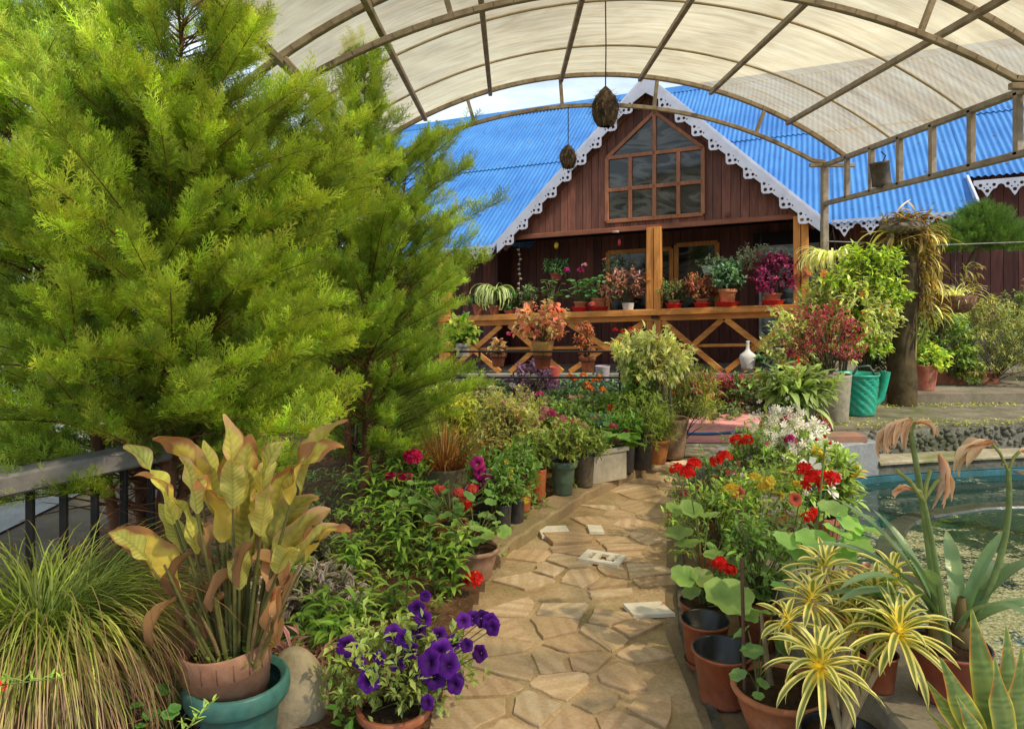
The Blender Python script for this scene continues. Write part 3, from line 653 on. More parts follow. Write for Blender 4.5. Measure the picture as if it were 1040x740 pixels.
for a, c in cells:
    for s in (0, 1):
        b = MB(); p, q = ((a, 1.07), (c, .36)) if s else ((a, .36), (c, 1.07)); b.ext(bar((p[0], -.03 - s * .045, p[1]), (q[0], -.03 - s * .045, q[1]), .075, .04, upv=(0, 1, 0), ch=.05)); hp(b, 'brace', ORANGEH)
for a, c in ((-3.25, -.13), (.12, 1.84)):
    b = MB(); b.ext(bar((a, .02, .71), (c, .02, .71), .07, .04)); hp(b, 'middle_rail', ORANGEH)
# roof
def corr(b, u0, u1, v0, v1, dz, pitch=.078, amp=.011, zf=None):
    n = int((u1 - u0) / pitch * 6); u = np.linspace(u0, u1, n); vs = [v0, (v0 + v1) / 2, v1]; zf = zf or (lambda v: ZE + SL * v)
    V = np.concatenate([np.stack([u, np.full(n, v) , zf(v) + dz + amp * np.cos(u / pitch * 2 * PI)], 1) for v in vs])
    b.add(V, [[k * n + i, k * n + i + 1, (k + 1) * n + i + 1, (k + 1) * n + i] for k in (0, 1) for i in range(n - 1)])
def roof_part(u0, u1, v0, v1, dz): b = MB(); corr(b, u0, u1, v0, v1, dz); return hp(b, 'corrugated_roof', ROOF, sm=True)
roof_part(-8, -.09 + .2, -.06, 2.75, 0) if False else None
# front slope in two rows of sheets; the strip under the gable roof is left out
roof_part(-9, -2.25, -.12, 2.25, 0); roof_part(2.05, 3.95, -.12, 2.25, 0); roof_part(-2.25, 2.05, .22, 2.25, .002); roof_part(-9, 3.95, 2.15, VR, .02); roof_part(3.95, 10, .62, 2.25, .004); roof_part(3.95, 10, 2.15, VR, .024)
b = MB(); corr(b, -9, 10, VR, VR * 2, .0, zf=lambda v: ZE + SL * (2 * VR - v)); hp(b, 'rear_roof', ROOF, sm=True)
b = MB(); b.add([(-9, VR - .2, ZR - .11), (10, VR - .2, ZR - .11), (10, VR, ZR + .06), (-9, VR, ZR + .06), (-9, VR + .2, ZR - .11), (10, VR + .2, ZR - .11)], [[0, 1, 2, 3], [3, 2, 5, 4]]); hp(b, 'ridge_cap', ROOF)
b = MB()
for v in np.arange(.15, 4.4, .7):
    for u in np.arange(-8.6, 9.6, .31): 
        if (u > 3.9 and v < .8): continue
        b.ext(box((u, v, ZE + SL * v + (.014 if v < 2.15 else .036)), (.016, .016, .012), 0, (.5, .4, .34)))
hp(b, 'roof_screws', STEM)['kind'] = 'stuff'
# dormer roof
for s in (-1, 1):
    b = MB(); n = 60; L_ = 2.3; V = []; zt = 4.52
    for k in (0, 1):
        for i in range(n):
            v = -.2 + i / (n - 1) * 3.2; V.append((-.09 + s * L_ * k, v, zt - k * L_ * .96 + .008 * math.cos(i * 1.05)))
    b.add(V, [[i, i + 1, n + i + 1, n + i] for i in range(n - 1)]); hp(b, 'gable_roof', ROOF, sm=True)
# lace boards: flat curves with real holes
def lace(name, outline, holes, th, v, par=hs, mat=PAINT):
    cu = bpy.data.curves.new(name, 'CURVE'); cu.dimensions = '2D'; cu.fill_mode = 'BOTH'; cu.extrude = th / 2
    def sp(P):
        s = cu.splines.new('POLY'); s.points.add(len(P) - 1); s.use_cyclic_u = True
        for i, (x, y) in enumerate(P): s.points[i].co = (x, y, 0, 1)
    sp(outline)
    for hx, hy, hr in holes: sp([(hx + hr * math.cos(a / 10 * 2 * PI), hy + hr * math.sin(a / 10 * 2 * PI)) for a in range(10)])
    ob = bpy.data.objects.new(name, cu); COL.objects.link(ob)
    me = bpy.data.meshes.new_from_object(ob.evaluated_get(bpy.context.evaluated_depsgraph_get())); bpy.data.objects.remove(ob)
    n = len(me.vertices); V = np.zeros(n * 3); me.vertices.foreach_get('co', V); V = V.reshape(-1, 3)
    V = np.stack([V[:, 0], v + V[:, 2], V[:, 1] + SH * V[:, 0]], 1); me.vertices.foreach_set('co', V.ravel()); me.update()
    me.materials.clear(); me.materials.append(mat); me.name = name
    o = bpy.data.objects.new(name, me); COL.objects.link(o); o.parent = par; return o
for s in (-1, 1):
    zt = 4.50; off = .17; p = .225; N_ = 9; out = []; holes = []
    line = lambda d: zt - d * .96
    out.append((0, line(0))); out.append((2.25, line(2.25))); out.append((2.25, line(2.25) - off))
    pts = [(0.0, line(0) - off - .06)]
    for i in range(N_):
        d0 = .18 + i * p; zb = line(d0) - off
        pts += [(d0, zb), (d0 + .004, zb - .115), (d0 + .025, zb - .145), (d0 + .1, zb - .15), (d0 + .135, zb - .14), (d0 + .16, zb - .165), (d0 + p - .01, line(d0 + p) - off + .004)]
        holes += [(d0 + .055, zb - .095, .024), (d0 + .04, zb - .015, .02), (d0 + .125, zb - .095, .02), (d0 + .1, zb - .035, .008), (d0 + .165, zb - .115, .011)]
    out += pts[::-1]
    P = [(-.09 + s * d, z) for d, z in out]; H = [(-.09 + s * x, z, r) for x, z, r in holes]
    lace('lace_bargeboard', P, H, .022, -.215)
    b = MB(); b.ext(bar((-.09, -.19, zt + .012), (-.09 + s * 2.32, -.19, zt + .012 - 2.32 * .96), .05, .02, upv=(0, 1, 0))); hp(b, 'barge_capping', PAINT)
    b = MB(); b.ext(bar((-.09 + s * .05, -.06, zt - .2), (-.09 + s * 2.2, -.06, zt - .2 - 2.15 * .96), .09, .05, upv=(0, 1, 0))); hp(b, 'barge_rafter', woodmat('rafter_red', (.1, .03, .015), (.2, .07, .04)))
def eave(u0, u1, v, z, name='lace_eave_board'):
    p = .30; out = [(u0, z), (u1, z)]; pts = []; holes = []; u = u0
    while u < u1 - .02:
        e = min(p, u1 - u)
        for t, d in ((0, .06), (.1, .075), (.17, .115), (.27, .12), (.36, .155), (.44, .2), (.5, .225), (.56, .2), (.64, .155), (.73, .12), (.83, .115), (.9, .075), (1, .06)): pts.append((u + t * e, z - d))
        holes += [(u + .25 * e, z - .07, .022 * e / p), (u + .75 * e, z - .07, .022 * e / p), (u + .5 * e, z - .06, .012), (u + .5 * e, z - .145, .024 * e / p), (u + .39 * e, z - .105, .01), (u + .61 * e, z - .105, .01)]; u += p
    lace(name, out + pts[::-1], holes, .02, v)
eave(-8.0, -2.42, -.10, ZE - .04); eave(2.30, 3.9, -.10, ZE - .04); eave(4.0, 8.2, .60, ZE + SL * .62 - .05)
b = MB(); b.ext(bar((3.93, -.12, ZE - .02), (3.93, .62, ZE + SL * .62 - .02), .03, .12)); hp(b, 'eave_end_board', PAINT)
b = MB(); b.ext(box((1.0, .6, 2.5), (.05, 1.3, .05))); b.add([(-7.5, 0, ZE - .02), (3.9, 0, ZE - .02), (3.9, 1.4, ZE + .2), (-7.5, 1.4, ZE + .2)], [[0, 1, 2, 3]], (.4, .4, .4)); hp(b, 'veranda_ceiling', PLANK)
b = MB(); b.ext(box((-.55, -.06, 2.345), (.09, .06, .03))); b.build('junction_box', plain('beige_plastic', (.6, .42, .3)), hs)
# ------------------------------------------------------------------ plants
LT = leaf_t(.34); LN = leaf_t(.16, 2, .35); LB = leaf_t(.55, 3, .3, .15, (.8, .6)); LF = leaf_t(.42, 2, .3, .2); DISC = disc_t(); FLO = floret_t(); FLO4 = floret_t(4, .4, .5); PET = petunia_t(); FLO6 = floret_t(6, .15, .35)
DAISY = floret_t(8, .1, .28)
# foliage colours (albedo)
GRN = (.07, .16, .025); LGRN = (.14, .26, .04); DGRN = (.035, .09, .025); YGRN = (.24, .30, .055); CREAM = (.62, .58, .28); OLV = (.13, .15, .045); BLUEG = (.09, .17, .10)
REDL = (.22, .035, .04); PURL = (.075, .02, .055); RED = (.80, .02, .015); CORAL = (.85, .16, .10); PINK = (.80, .10, .28); MAG = (.60, .02, .22); VIO = (.13, .018, .34); YEL = (.85, .65, .08); WHT = (.82, .80, .68); ORG = (.85, .22, .02); LPK = (.85, .35, .40)
TERRA = (.46, .145, .065); TERRAD = (.33, .095, .05); ORANGEP = (.62, .20, .06); REDP = (.55, .03, .02); TEAL = (.055, .20, .17); GREYP = (.22, .19, .16); BEIGE = (.36, .31, .21)
def pot(par, R_, H, col=TERRA, kind='classic', mat=None, soil=True, z=0, name='pot', liner=None):
    w_ = .012 + R_ * .04
    if kind == 'classic': pr = [(0, 0), (R_ * .66, 0), (R_ * .68, .01), (R_ * .88, H * .78), (R_ * .9, H * .8), (R_ * .99, H * .8), (R_, H * .82), (R_ * 1.0, H * .99), (R_ * .985, H), (R_ - w_, H), (R_ - w_ * 1.1, H * .86)]
    elif kind == 'nursery': pr = [(0, 0), (R_ * .74, 0), (R_ * .76, .01), (R_ * .78, H * .25), (R_ * .80, H * .26), (R_ * .95, H * .9), (R_ * 1.0, H * .905), (R_ * 1.02, H * .95), (R_ * 1.0, H * .965), (R_ * .965, H * .965), (R_ * .95, H * .9)]
    elif kind == 'bowl': pr = [(0, 0), (R_ * .6, 0), (R_ * .65, .01), (R_ * .85, H * .55), (R_ * .92, H * .84), (R_ * 1.0, H * .86), (R_ * 1.03, H * .93), (R_ * 1.0, H), (R_ * .93, H * .99), (R_ * .89, H * .9)]
    elif kind == 'rolled': pr = [(0, 0), (R_ * .62, 0), (R_ * .64, .01), (R_ * .7, H * .33), (R_ * .74, H * .36), (R_ * .74, H * .4), (R_ * .82, H * .78)] + [(R_ * (.93 + .08 * math.cos(a)), H * (.88 + .1 * math.sin(a))) for a in np.linspace(-2.4, 1.9, 9)] + [(R_ * .82, H * .93)]
    elif kind == 'barrel': pr = [(0, 0), (R_ * .72, 0), (R_ * .78, H * .1), (R_ * .9, H * .35), (R_ * .86, H * .42), (R_ * .93, H * .7), (R_ * .9, H * .78), (R_ * 1.0, H * .9), (R_ * 1.02, H), (R_ * .9, H * .99), (R_ * .88, H * .9)]
    else: pr = [(0, 0), (R_ * .78, 0), (R_ * .8, .01), (R_ * .98, H * .95), (R_ * 1.0, H), (R_ * .94, H), (R_ * .93, H * .9)]
    b = MB(); b.ext(lathe([(r, q + z) for r, q in pr] , 36, col=col))
    o = b.build(name, mat or (PLASTIC if kind in ('nursery', 'rolled') else CLAY), par)
    if liner:
        l_ = MB(); l_.ext(lathe([(R_ * .99, H * .972 + z), (R_ * .97, H * .985 + z), (R_ * .93, H * .96 + z), (R_ * .74, H * .1 + z), (0, H * .08 + z)], 36)); l_.build('liner', RUBBER, o)
    if soil:
        sz = H * (.88 if soil is True else soil); rr = R_ * (.92 if kind != 'rolled' else .8) * (1 if soil is True else (.78 + .18 * soil)); n = 20
        V = [(0, 0, sz + .01 + z)]; 
        for q in (.5, 1): V += [(rr * q * math.cos(a), rr * q * math.sin(a), sz + z + rs.uniform(-.008, .01)) for a in np.arange(n) / n * 2 * PI]
        s_ = MB(); s_.add(V, [[0, 1 + i, 1 + (i + 1) % n] for i in range(n)]); s_.add(V, [[1 + i, 1 + n + i, 1 + n + (i + 1) % n, 1 + (i + 1) % n] for i in range(n)]); s_.build('soil', SOIL, o)
    return o
def rdir(n, lo=-1, hi=1):
    a = rs.uniform(0, 2 * PI, n); z = rs.uniform(lo, hi, n); r = np.sqrt(1 - z * z); return np.stack([r * np.cos(a), r * np.sin(a), z], 1)
def stems_to(b, base, tips, r=.004, col=(.09, .11, .03), bend=.25, k=5, jit=.02):
    base = A(*base)
    for tp in tips:
        s0 = base + A(rs.uniform(-jit, jit), rs.uniform(-jit, jit), 0); t = np.linspace(0, 1, k)[:, None]; d = tp - s0
        mid = A(d[0] * -bend, d[1] * -bend, abs(d[2]) * bend * .3)
        b.ext(tube(s0 + d * t + mid * (t * (1 - t)) * 2, np.linspace(r, r * .45, k), 4, col))
def bush(par, c, rad, n, leaf=LT, ls=.05, c0=GRN, c1=None, per=9, z0=0, stems=True, shell=.55, var=.25, top=None, topf=.35, mat=None, scol=(.10, .09, .04), up_=.45, tw=.06, name='foliage', droop=0, srad=.004, mix2=None, mixf=.3):
    """foliage in many small sprigs filling an ellipsoid with an uneven outline"""
    c = A(*c); rad = A(*rad); D = rdir(n, -.75, 1); k = rs.uniform(shell, 1, n) ** .6
    lump_ = 1 + .20 * np.sin(D @ rs.randn(3) * 3.5 + rs.rand() * 6) + .14 * np.sin(D @ rs.randn(3) * 6 + 1)
    P = c + D * rad * (k * lump_)[:, None]
    P = P[P[:, 2] > z0 + .01]; D = (P - c) / rad; D /= np.linalg.norm(D, axis=1)[:, None] + 1e-6
    m = len(P); PP = np.repeat(P, per, 0); DD = np.repeat(D, per, 0)
    al = rs.uniform(-tw, tw * .6, m * per)[:, None] * 1.0
    ax = DD * .7 + A(0, 0, up_); ax /= np.linalg.norm(ax, axis=1)[:, None]
    PP = PP + ax * al; dirs = ax * rs.uniform(.1, .8, (m * per, 1)) + rdir(m * per) * .85; dirs[:, 2] -= droop
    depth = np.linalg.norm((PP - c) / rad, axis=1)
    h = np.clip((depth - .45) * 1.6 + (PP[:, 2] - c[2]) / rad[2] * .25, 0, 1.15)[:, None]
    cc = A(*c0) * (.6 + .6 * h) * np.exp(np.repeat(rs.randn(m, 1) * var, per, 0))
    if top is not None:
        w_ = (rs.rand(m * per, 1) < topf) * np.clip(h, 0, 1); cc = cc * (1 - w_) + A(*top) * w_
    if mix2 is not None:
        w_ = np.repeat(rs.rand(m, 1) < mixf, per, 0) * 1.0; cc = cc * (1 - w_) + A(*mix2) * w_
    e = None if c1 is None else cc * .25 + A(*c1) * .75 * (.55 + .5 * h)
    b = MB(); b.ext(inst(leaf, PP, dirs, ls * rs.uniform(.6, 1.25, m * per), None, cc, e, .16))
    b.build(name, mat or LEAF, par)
    if stems:
        s = MB(); q = P[rs.permutation(m)[:min(m, 34)]]; stems_to(s, (c[0] * .5, c[1] * .5, z0), q, srad, scol); s.build('stems', STEM, par)
    return P, D
def head(par, c, r, col, n=26, tp=FLO, fs_=.42, nm='flower_head', flat=.75, c1=None, ctr=None, stem=None, mat=None, lo=-.3):
    """a round head of many small florets at a point (in the plant's own coordinates)"""
    D = rdir(n, lo, 1); b = MB(); c = A(*c)
    b.ext(inst(tp, c + D * r * A(1, 1, flat) * rs.uniform(.8, 1, (n, 1)), D + rdir(n) * .3, r * fs_ * rs.uniform(.8, 1.15, n), rs.uniform(0, 6, n), A(*col) * .7 if c1 is None else c1, col, .13, 'z'))
    o = b.build(nm, mat or PETAL, par)
    if stem is not None:
        s = MB(); st = A(*stem); t = np.linspace(0, 1, 6)[:, None]; s.ext(tube(st + (c - st) * t + A((c - st)[0], (c - st)[1], 0) * -.3 * t * (1 - t), .0028, 5, (.14, .2, .05))); s.build('flower_stalk', STEM, o)
    return o
def bloom(par, c, r, col, d=(0, -1, .5), tp=PET, c0=None, nm='flower', roll=None):
    b = MB(); b.ext(inst(tp, [c], [d], [r], None if roll is None else np.array([roll]), A(*col) * .35 if c0 is None else c0, col, .12, 'z')); return b.build(nm, PETAL, par)
def scat_flowers(par, P, n, r, col, tp=FLO, nm='flowers', off=.02, cam_=True):
    if n < 18:
        for p in P[rs.permutation(len(P))[:n]]: d = rdir(1, 0, 1)[0] * .7 + A(0, -.5, .3); bloom(par, p + A(0, 0, off) + d * off, r * rs.uniform(.7, 1.2), col, d, tp, A(*col) * .6, 'flower', rs.uniform(0, 6))
        return
    q = P[rs.permutation(len(P))[:n]]; b = MB(); d = rdir(len(q), 0, 1) * .7 + A(0, -.5, .3)
    b.ext(inst(tp, q + A(0, 0, off) + d * off, d, r * rs.uniform(.7, 1.2, len(q)), rs.uniform(0, 6, len(q)), A(*col) * .6, col, .18, 'z')); o = b.build(nm, PETAL, par)
    if len(q) >= 18: o['kind'] = 'stuff'
    return o
def round_leaves(par, base, tips, sizes, col=(.12, .22, .05), c1=None, nm='leaves'):
    b = MB(); s = MB(); base = A(*base); n = len(tips); tips = np.asarray(tips, float)
    out = tips - base; out[:, 2] = 0; out = out / (np.linalg.norm(out, axis=1)[:, None] + .01)
    d = out * .8 + A(0, -.25, -.25) + rs.randn(n, 3) * .22
    b.ext(inst(DISC, tips, d, np.asarray(sizes), rs.uniform(-.35, .35, n), col, c1 or tuple(x * 1.25 for x in col), .16))
    b.build(nm, LEAF, par)
    for tp in tips: t = np.linspace(0, 1, 5)[:, None]; s.ext(tube(base + (tp - base) * t + A(0, 0, .03) * t * (1 - t) * 3, .003, 4, (.18, .2, .07)))
    s.build('leaf_stalks', STEM, par)
def leafy_stems(par, bases, tips, per=26, L_=.08, Wd=.018, col=cgrad(GRN, LGRN), el=.7, droop=1.0, nm='foliage', prof=P_lance, sr=.005, fold=.3, mat=None):
    P = []; Az = []; s = MB(); LL = []
    for b0, t0 in zip(bases, tips):
        b0, t0 = A(*b0), A(*t0); t = np.linspace(0, 1, 6)[:, None]; d = t0 - b0; s.ext(tube(b0 + d * t, np.linspace(sr, sr * .5, 6), 5, (.13, .17, .05)))
        u = np.linspace(.08, 1, per); P.append(b0 + d * u[:, None]); Az.append(np.arange(per) * 2.4 + rs.rand() * 6); LL.append(L_ * (1.05 - .5 * np.abs(u - .45)) * rs.uniform(.8, 1.15, per))
    P = np.concatenate(P); Az = np.concatenate(Az); LL = np.concatenate(LL); n = len(P)
    b = MB(); b.ext(blades(P, Az + rs.uniform(-.3, .3, n), el + rs.uniform(-.3, .3, n), LL, Wd * rs.uniform(.8, 1.2, n), droop + rs.uniform(-.3, .4, n), prof, 4, 3, fold, col)); b.build(nm, mat or LEAF, par); s.build('stems', STEM, par)
# ---- feathery conifers
def spray_t():
    V = []; Fc = []; M = []
    def q(a, d, l, w_):
        d = norm(d); s = norm(np.cross(d, (0, 0, 1))) if abs(d[2]) < .95 else A(1, 0, 0); k = len(V)
        for t, ww in ((0, 1), (1, .35)):
            for e in (-1, 1): V.append(a + d * l * t + s * e * w_ * ww / 2); M.append(t)
        Fc.append([k, k + 1, k + 3, k + 2])
    main = lambda t: A(0, t, -.12 * t * t)
    q(main(0), A(0, 1, -.02), .5, .018); q(main(.45), A(0, 1, -.1), .6, .026)
    for i in range(10):
        t = .06 + i * .092 + rs.uniform(-.02, .02); sd = 1 if i % 2 else -1; a = main(t); l = (.44 * (1.05 - t) + .07) * rs.uniform(.7, 1.2); an = rs.uniform(.45, .8)
        d = A(sd * math.sin(an), math.cos(an), rs.uniform(-.4, .6)); q(a, d, l, .020)
        for j in range(4):
            u = .2 + j * .22; e = 1 if j % 2 else -1; dd = d + A(e * .5 * d[1], -e * .5 * d[0], rs.uniform(-.5, .7)); q(a + norm(d) * l * u, dd, l * .45 * (1.15 - u) + .045, .021)
    return np.array(V), np.array(Fc), np.array(M, float)
SPR = [spray_t() for _ in range(3)]
def conifer(par, leaders, rprof, nbr, spray, ins, tip_c, in_c, seed, per=14, elb=.5, gap=.2, cut=None, yb=0.):
    global rs
    rs = np.random.RandomState(seed); br = MB(); P = []; D = []; Q = []
    for (bx_, by_, tx, ty, h0, h1, r0, wgt) in leaders:
        t = np.linspace(0, 1, 14)[:, None]; ld = A(bx_, by_, h0) + (A(tx, ty, h1) - A(bx_, by_, h0)) * t + np.c_[np.sin(t * 5) * .02, np.cos(t * 4) * .02, 0 * t]
        b = MB(); b.ext(tube(ld, np.linspace(r0, .004, 14), 8, (.24, .11, .06))); b.build('trunk', BARK, par)
        for k in range(int(nbr * wgt)):
            u = rs.uniform(.03, .99) ** .85; h = h0 + (h1 - h0) * u; az = rs.uniform(0, 2 * PI); o = A(*[np.interp(u, t[:, 0], ld[:, j]) for j in range(3)])
            ln = rprof(h) * (1 + .25 * math.sin(3 * az + h * 4) + rs.uniform(-.3, .18)) * (.75 + .5 * wgt)
            if ln < .05: continue
            el = elb + .35 * u + rs.uniform(-.25, .25); s_ = np.linspace(0, 1, 6); hz = A(math.cos(az), math.sin(az), 0)
            pts = np.array([o + hz * ln * x * math.cos(el * .8) + A(0, 0, 1) * ln * (x * math.sin(el) - .10 * x * x) for x in s_])
            br.ext(tube(pts, np.linspace(.003 + .004 * ln, .0012, 6), 4, (.26, .12, .05)))
            tn = 3; P.append(np.repeat(pts[-1:], tn, 0) - rs.rand(tn, 1) * (pts[-1] - pts[-2]) * 1.5); D.append(A(0, 0, 1.0) + rdir(tn) * .35 + hz * .35); Q.append(np.full(tn, 1.15))
            m = max(4, int(per * ln / .6)); xs = rs.uniform(.22, 1.0, m) ** .8; xs[0] = 1
            pp = np.stack([np.interp(xs, s_, pts[:, j]) for j in range(3)], 1); dirb = norm(pts[-1] - pts[-3])
            dd = dirb[None] + rdir(m, -.35, .9) * .7 + A(0, 0, .3); P.append(pp); D.append(dd); Q.append(np.clip(xs + rs.randn(m) * .12, 0, 1))
    br.build('branches', BARK, par)
    P = np.concatenate(P); D = np.concatenate(D); Q = np.concatenate(Q)
    if cut is not None: k = ~cut(P); P, D, Q = P[k], D[k], Q[k]
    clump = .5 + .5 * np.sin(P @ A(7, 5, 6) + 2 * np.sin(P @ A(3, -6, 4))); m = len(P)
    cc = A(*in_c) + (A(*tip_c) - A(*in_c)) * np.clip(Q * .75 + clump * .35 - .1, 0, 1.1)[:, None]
    g = rs.randint(0, 3, m); b = MB()
    for k in range(3):
        q = g == k; b.ext(inst(SPR[k], P[q], D[q], spray * rs.uniform(.6, 1.25, q.sum()), rs.uniform(-1.4, 1.4, q.sum()), cc[q] * .8, cc[q] * 1.25, .26))  # wide tone spread per spray puts lit and shaded sprays into the colour
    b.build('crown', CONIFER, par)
t1 = T('conifer_tree', 'large feathery yellow-green conifer filling the left of the garden', 'conifer', (-1.78, 3.75, 0))
conifer(t1, [(0, 0, .18, -.05, .15, 3.0, .05, 1.0), (-.1, .05, -.35, .1, .2, 3.1, .04, .8), (.05, .1, .36, .05, .4, 2.1, .03, .6), (-.15, -.1, -.8, -.1, .3, 2.9, .03, .7)],
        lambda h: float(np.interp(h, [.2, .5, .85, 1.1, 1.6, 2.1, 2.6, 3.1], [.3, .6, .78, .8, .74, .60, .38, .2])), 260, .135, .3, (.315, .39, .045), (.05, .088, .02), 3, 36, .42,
        cut=lambda P: (P[:, 2] < .66 + .1 * np.sin(P[:, 0] * 9)) & (P[:, 1] < .35))
t2 = T('conifer_tree', 'slimmer darker conifer with a bare pointed leader behind the big yellow-green one', 'conifer', (-1.0, 5.1, 0))
conifer(t2, [(0, 0, .03, 0, .1, 3.2, .04, 1.0), (.1, .1, .30, .1, .3, 2.4, .025, .45), (-.1, 0, -.35, .05, .3, 2.5, .025, .5)],
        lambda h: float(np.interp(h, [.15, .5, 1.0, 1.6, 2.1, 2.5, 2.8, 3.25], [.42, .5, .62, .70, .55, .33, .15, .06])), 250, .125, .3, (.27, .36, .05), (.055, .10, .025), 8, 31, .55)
rs = np.random.RandomState(21)
# ---- foreground left
pt = T('potted_grass', 'big fountain of drooping narrow grass blades in a wide green-grey pot', 'potted plant', (-1.54, 2.45, -.02))
pot(pt, .2, .34, (.13, .15, .06), 'plain', CEMENT, soil=.8)
n = 2600; r_ = rs.rand(n) ** .5 * .15; a_ = rs.uniform(0, 2 * PI, n); P = np.stack([r_ * np.cos(a_), r_ * np.sin(a_), .33 + rs.uniform(0, .18, n)], 1)
b = MB(); b.ext(blades(P, a_ + rs.randn(n) * .5, rs.uniform(.65, 1.4, n), rs.uniform(.36, .74, n), rs.uniform(.004, .0075, n), rs.uniform(1.7, 3.3, n), P_grass, 8, 2, 0, cgrad((.09, .14, .02), (.27, .28, .07), var=.4, tip=(.20, .12, .07), tp=.62), pw=1.0)); b.build('grass_blades', LEAF, pt)
n = 1100; a_ = rs.uniform(0, 2 * PI, n); r_ = rs.rand(n) * .17; P = np.stack([r_ * np.cos(a_), r_ * np.sin(a_), .33 + 0 * r_], 1)
b = MB(); b.ext(blades(P, a_ + rs.randn(n) * .3, rs.uniform(.2, 1.0, n), rs.uniform(.3, .5, n), .006, rs.uniform(1.6, 2.6, n), P_grass, 6, 2, 0, cgrad((.10, .075, .05), (.19, .13, .09), var=.4))); b.build('dead_blades', DRY, pt)
pt = T('potted_broadleaf', 'tall broad-leaved plant with curled browning leaves in a terracotta pot set in a teal pot', 'potted plant', (at(241, 2.42), 2.42, -.015))
pot(pt, .166, .34, TEAL, 'rolled', soil=False, name='teal_pot')
b = MB(); b.ext(lathe([(.02, .2), (.115, .2), (.137, .37), (.14, .371), (.142, .44), (.14, .445), (.132, .443), (.13, .39), (0, .385)], 36, col=(.45, .22, .13)))
for k in range(18): a = k / 18 * 2 * PI; b.ext(box((.1405 * math.cos(a), .1405 * math.sin(a), .40), (.004, .002, .05), a + PI / 2, (.2, .1, .06)))
o = b.build('terracotta_pot', CLAY, pt); o.rotation_euler = (.0, -.09, 0); b = MB(); b.ext(lathe([(0, .40), (.06, .404), (.131, .398)], 24)); b.build('soil', SOIL, o)
def calcol(t, s, N_):
    g = A(.38, .38, .10) * np.exp(rs.randn(N_, 1, 1, 1) * .2); br_ = A(.27, .135, .06); k = rs.rand(N_, 1, 1)
    base = g * (.9 + .16 * np.cos(t * 78 - s * 9))[..., None] * (1 - .25 * np.clip(1 - s * 9, 0, 1))[..., None]
    e = np.clip((s ** 3 * 1.1 + (t - .60) * 2.2 - .54 + (k - .4) * 1.25 + .3 * np.sin(t * 23 + k * 9 + s * 3)) * 1.8, 0, 1)[..., None]
    tan = np.where(rs.rand(N_, 1, 1, 1) < .5, A(.42, .28, .15), br_); out = base * (1 - e) + tan * e
    yel = np.clip((k - .5) * 2.0, 0, .85)[..., None]; return out * (1 - yel * (1 - e)) + A(.50, .38, .07) * yel * (1 - e)
LV = [(130, 455, 50, 2.6), (168, 440, 40, 2.35), (190, 455, 30, 2.5), (220, 428, 45, 2.4), (232, 440, 44, 2.5), (208, 480, 46, 2.25), (265, 450, 46, 2.45), (283, 452, 44, 2.4), (330, 440, 50, 2.5), (300, 482, 50, 2.3), (315, 500, 48, 2.35), (330, 520, 50, 2.4), (120, 542, 46, 2.3), (255, 500, 40, 2.5), (275, 470, 46, 2.6), (245, 560, 30, 2.25), (340, 535, 40, 2.45), (175, 500, 36, 2.5), (290, 525, 36, 2.55), (205, 455, 36, 2.6), (148, 475, 34, 2.3), (112, 545, 30, 2.2), (345, 427, 44, 2.55), (350, 532, 36, 2.3), (322, 455, 36, 2.3), (275, 500, 34, 2.2), (235, 470, 30, 2.2), (180, 470, 34, 2.2), (300, 555, 26, 2.2), (160, 520, 28, 2.6)]
s = MB(); b = MB(); d_ = MB(); P = []; az = []; el = []; LL = []
for px, py, s_, y in LV:
    tip = A(*W(px, py, y)) - A(*pt.location); L_ = s_ / F * y * 2.2; bs = A(tip[0] * .2, tip[1] * .2 + rs.uniform(-.05, .05), .40)
    jn = bs + (tip - bs) * .30 + A(0, 0, .02); out = tip - bs; e0 = math.atan2(out[2], math.hypot(out[0], out[1]))
    jn = tip - norm(out * A(1.5, 1.5, 1)) * L_ * .85; jn[2] = max(jn[2], .52)
    s.ext(tube(np.array([bs, (bs + jn) / 2 + A(0, 0, .02), jn]), [.0085, .006, .004], 6, (.17, .17, .05))); dd = tip - jn; P.append(jn); az.append(math.atan2(dd[1], dd[0])); el.append(math.atan2(dd[2], math.hypot(dd[0], dd[1])) + .25); LL.append(np.linalg.norm(dd) * 1.1)
m = len(P)
b.ext(blades(P, az, el, LL, np.array(LL) * rs.uniform(.27, .46, m), rs.uniform(.3, 1.7, m), P_wide, 48, 11, .3, calcol, rs.uniform(-1.5, 1.5, m), .3, 2.2)); b.build('leaves', DRY, pt)
P2 = [(rs.uniform(-.09, .09), rs.uniform(-.09, .09), .40) for _ in range(34)]; 
for p in P2: q = A(*p) + A(p[0] * 1.3 + rs.uniform(-.04, .04), p[1] * 1.2, rs.uniform(.15, .42)); s.ext(tube(np.array([p, (A(*p) + q) / 2 + A(0, 0, .01), q]), [.007, .006, .004], 5, [(.17, .18, .05), (.30, .2, .09), (.22, .2, .06)][rs.randint(3)]))
s.build('leaf_stalks', STEM, pt)
n = 22; b = MB(); b.ext(blades([(rs.uniform(-.16, .2), rs.uniform(-.12, .06), .70 + rs.uniform(-.16, .2)) for _ in range(n)], rs.uniform(0, 6.28, n), rs.uniform(-.6, .5, n), .17, .055, 2.0, P_wide, 14, 7, .9, cgrad((.28, .17, .08), (.17, .09, .045), var=.35), 2, .3)); b.build('withered_leaves', DRY, pt)
n = 160; b = MB(); b.ext(inst(LF, np.c_[rs.uniform(-.11, .11, (n, 2)), rs.uniform(.40, .45, n)], rdir(n, 0, 1), .022, None, LGRN, YGRN, .3)); b.build('weeds', LEAF, pt)
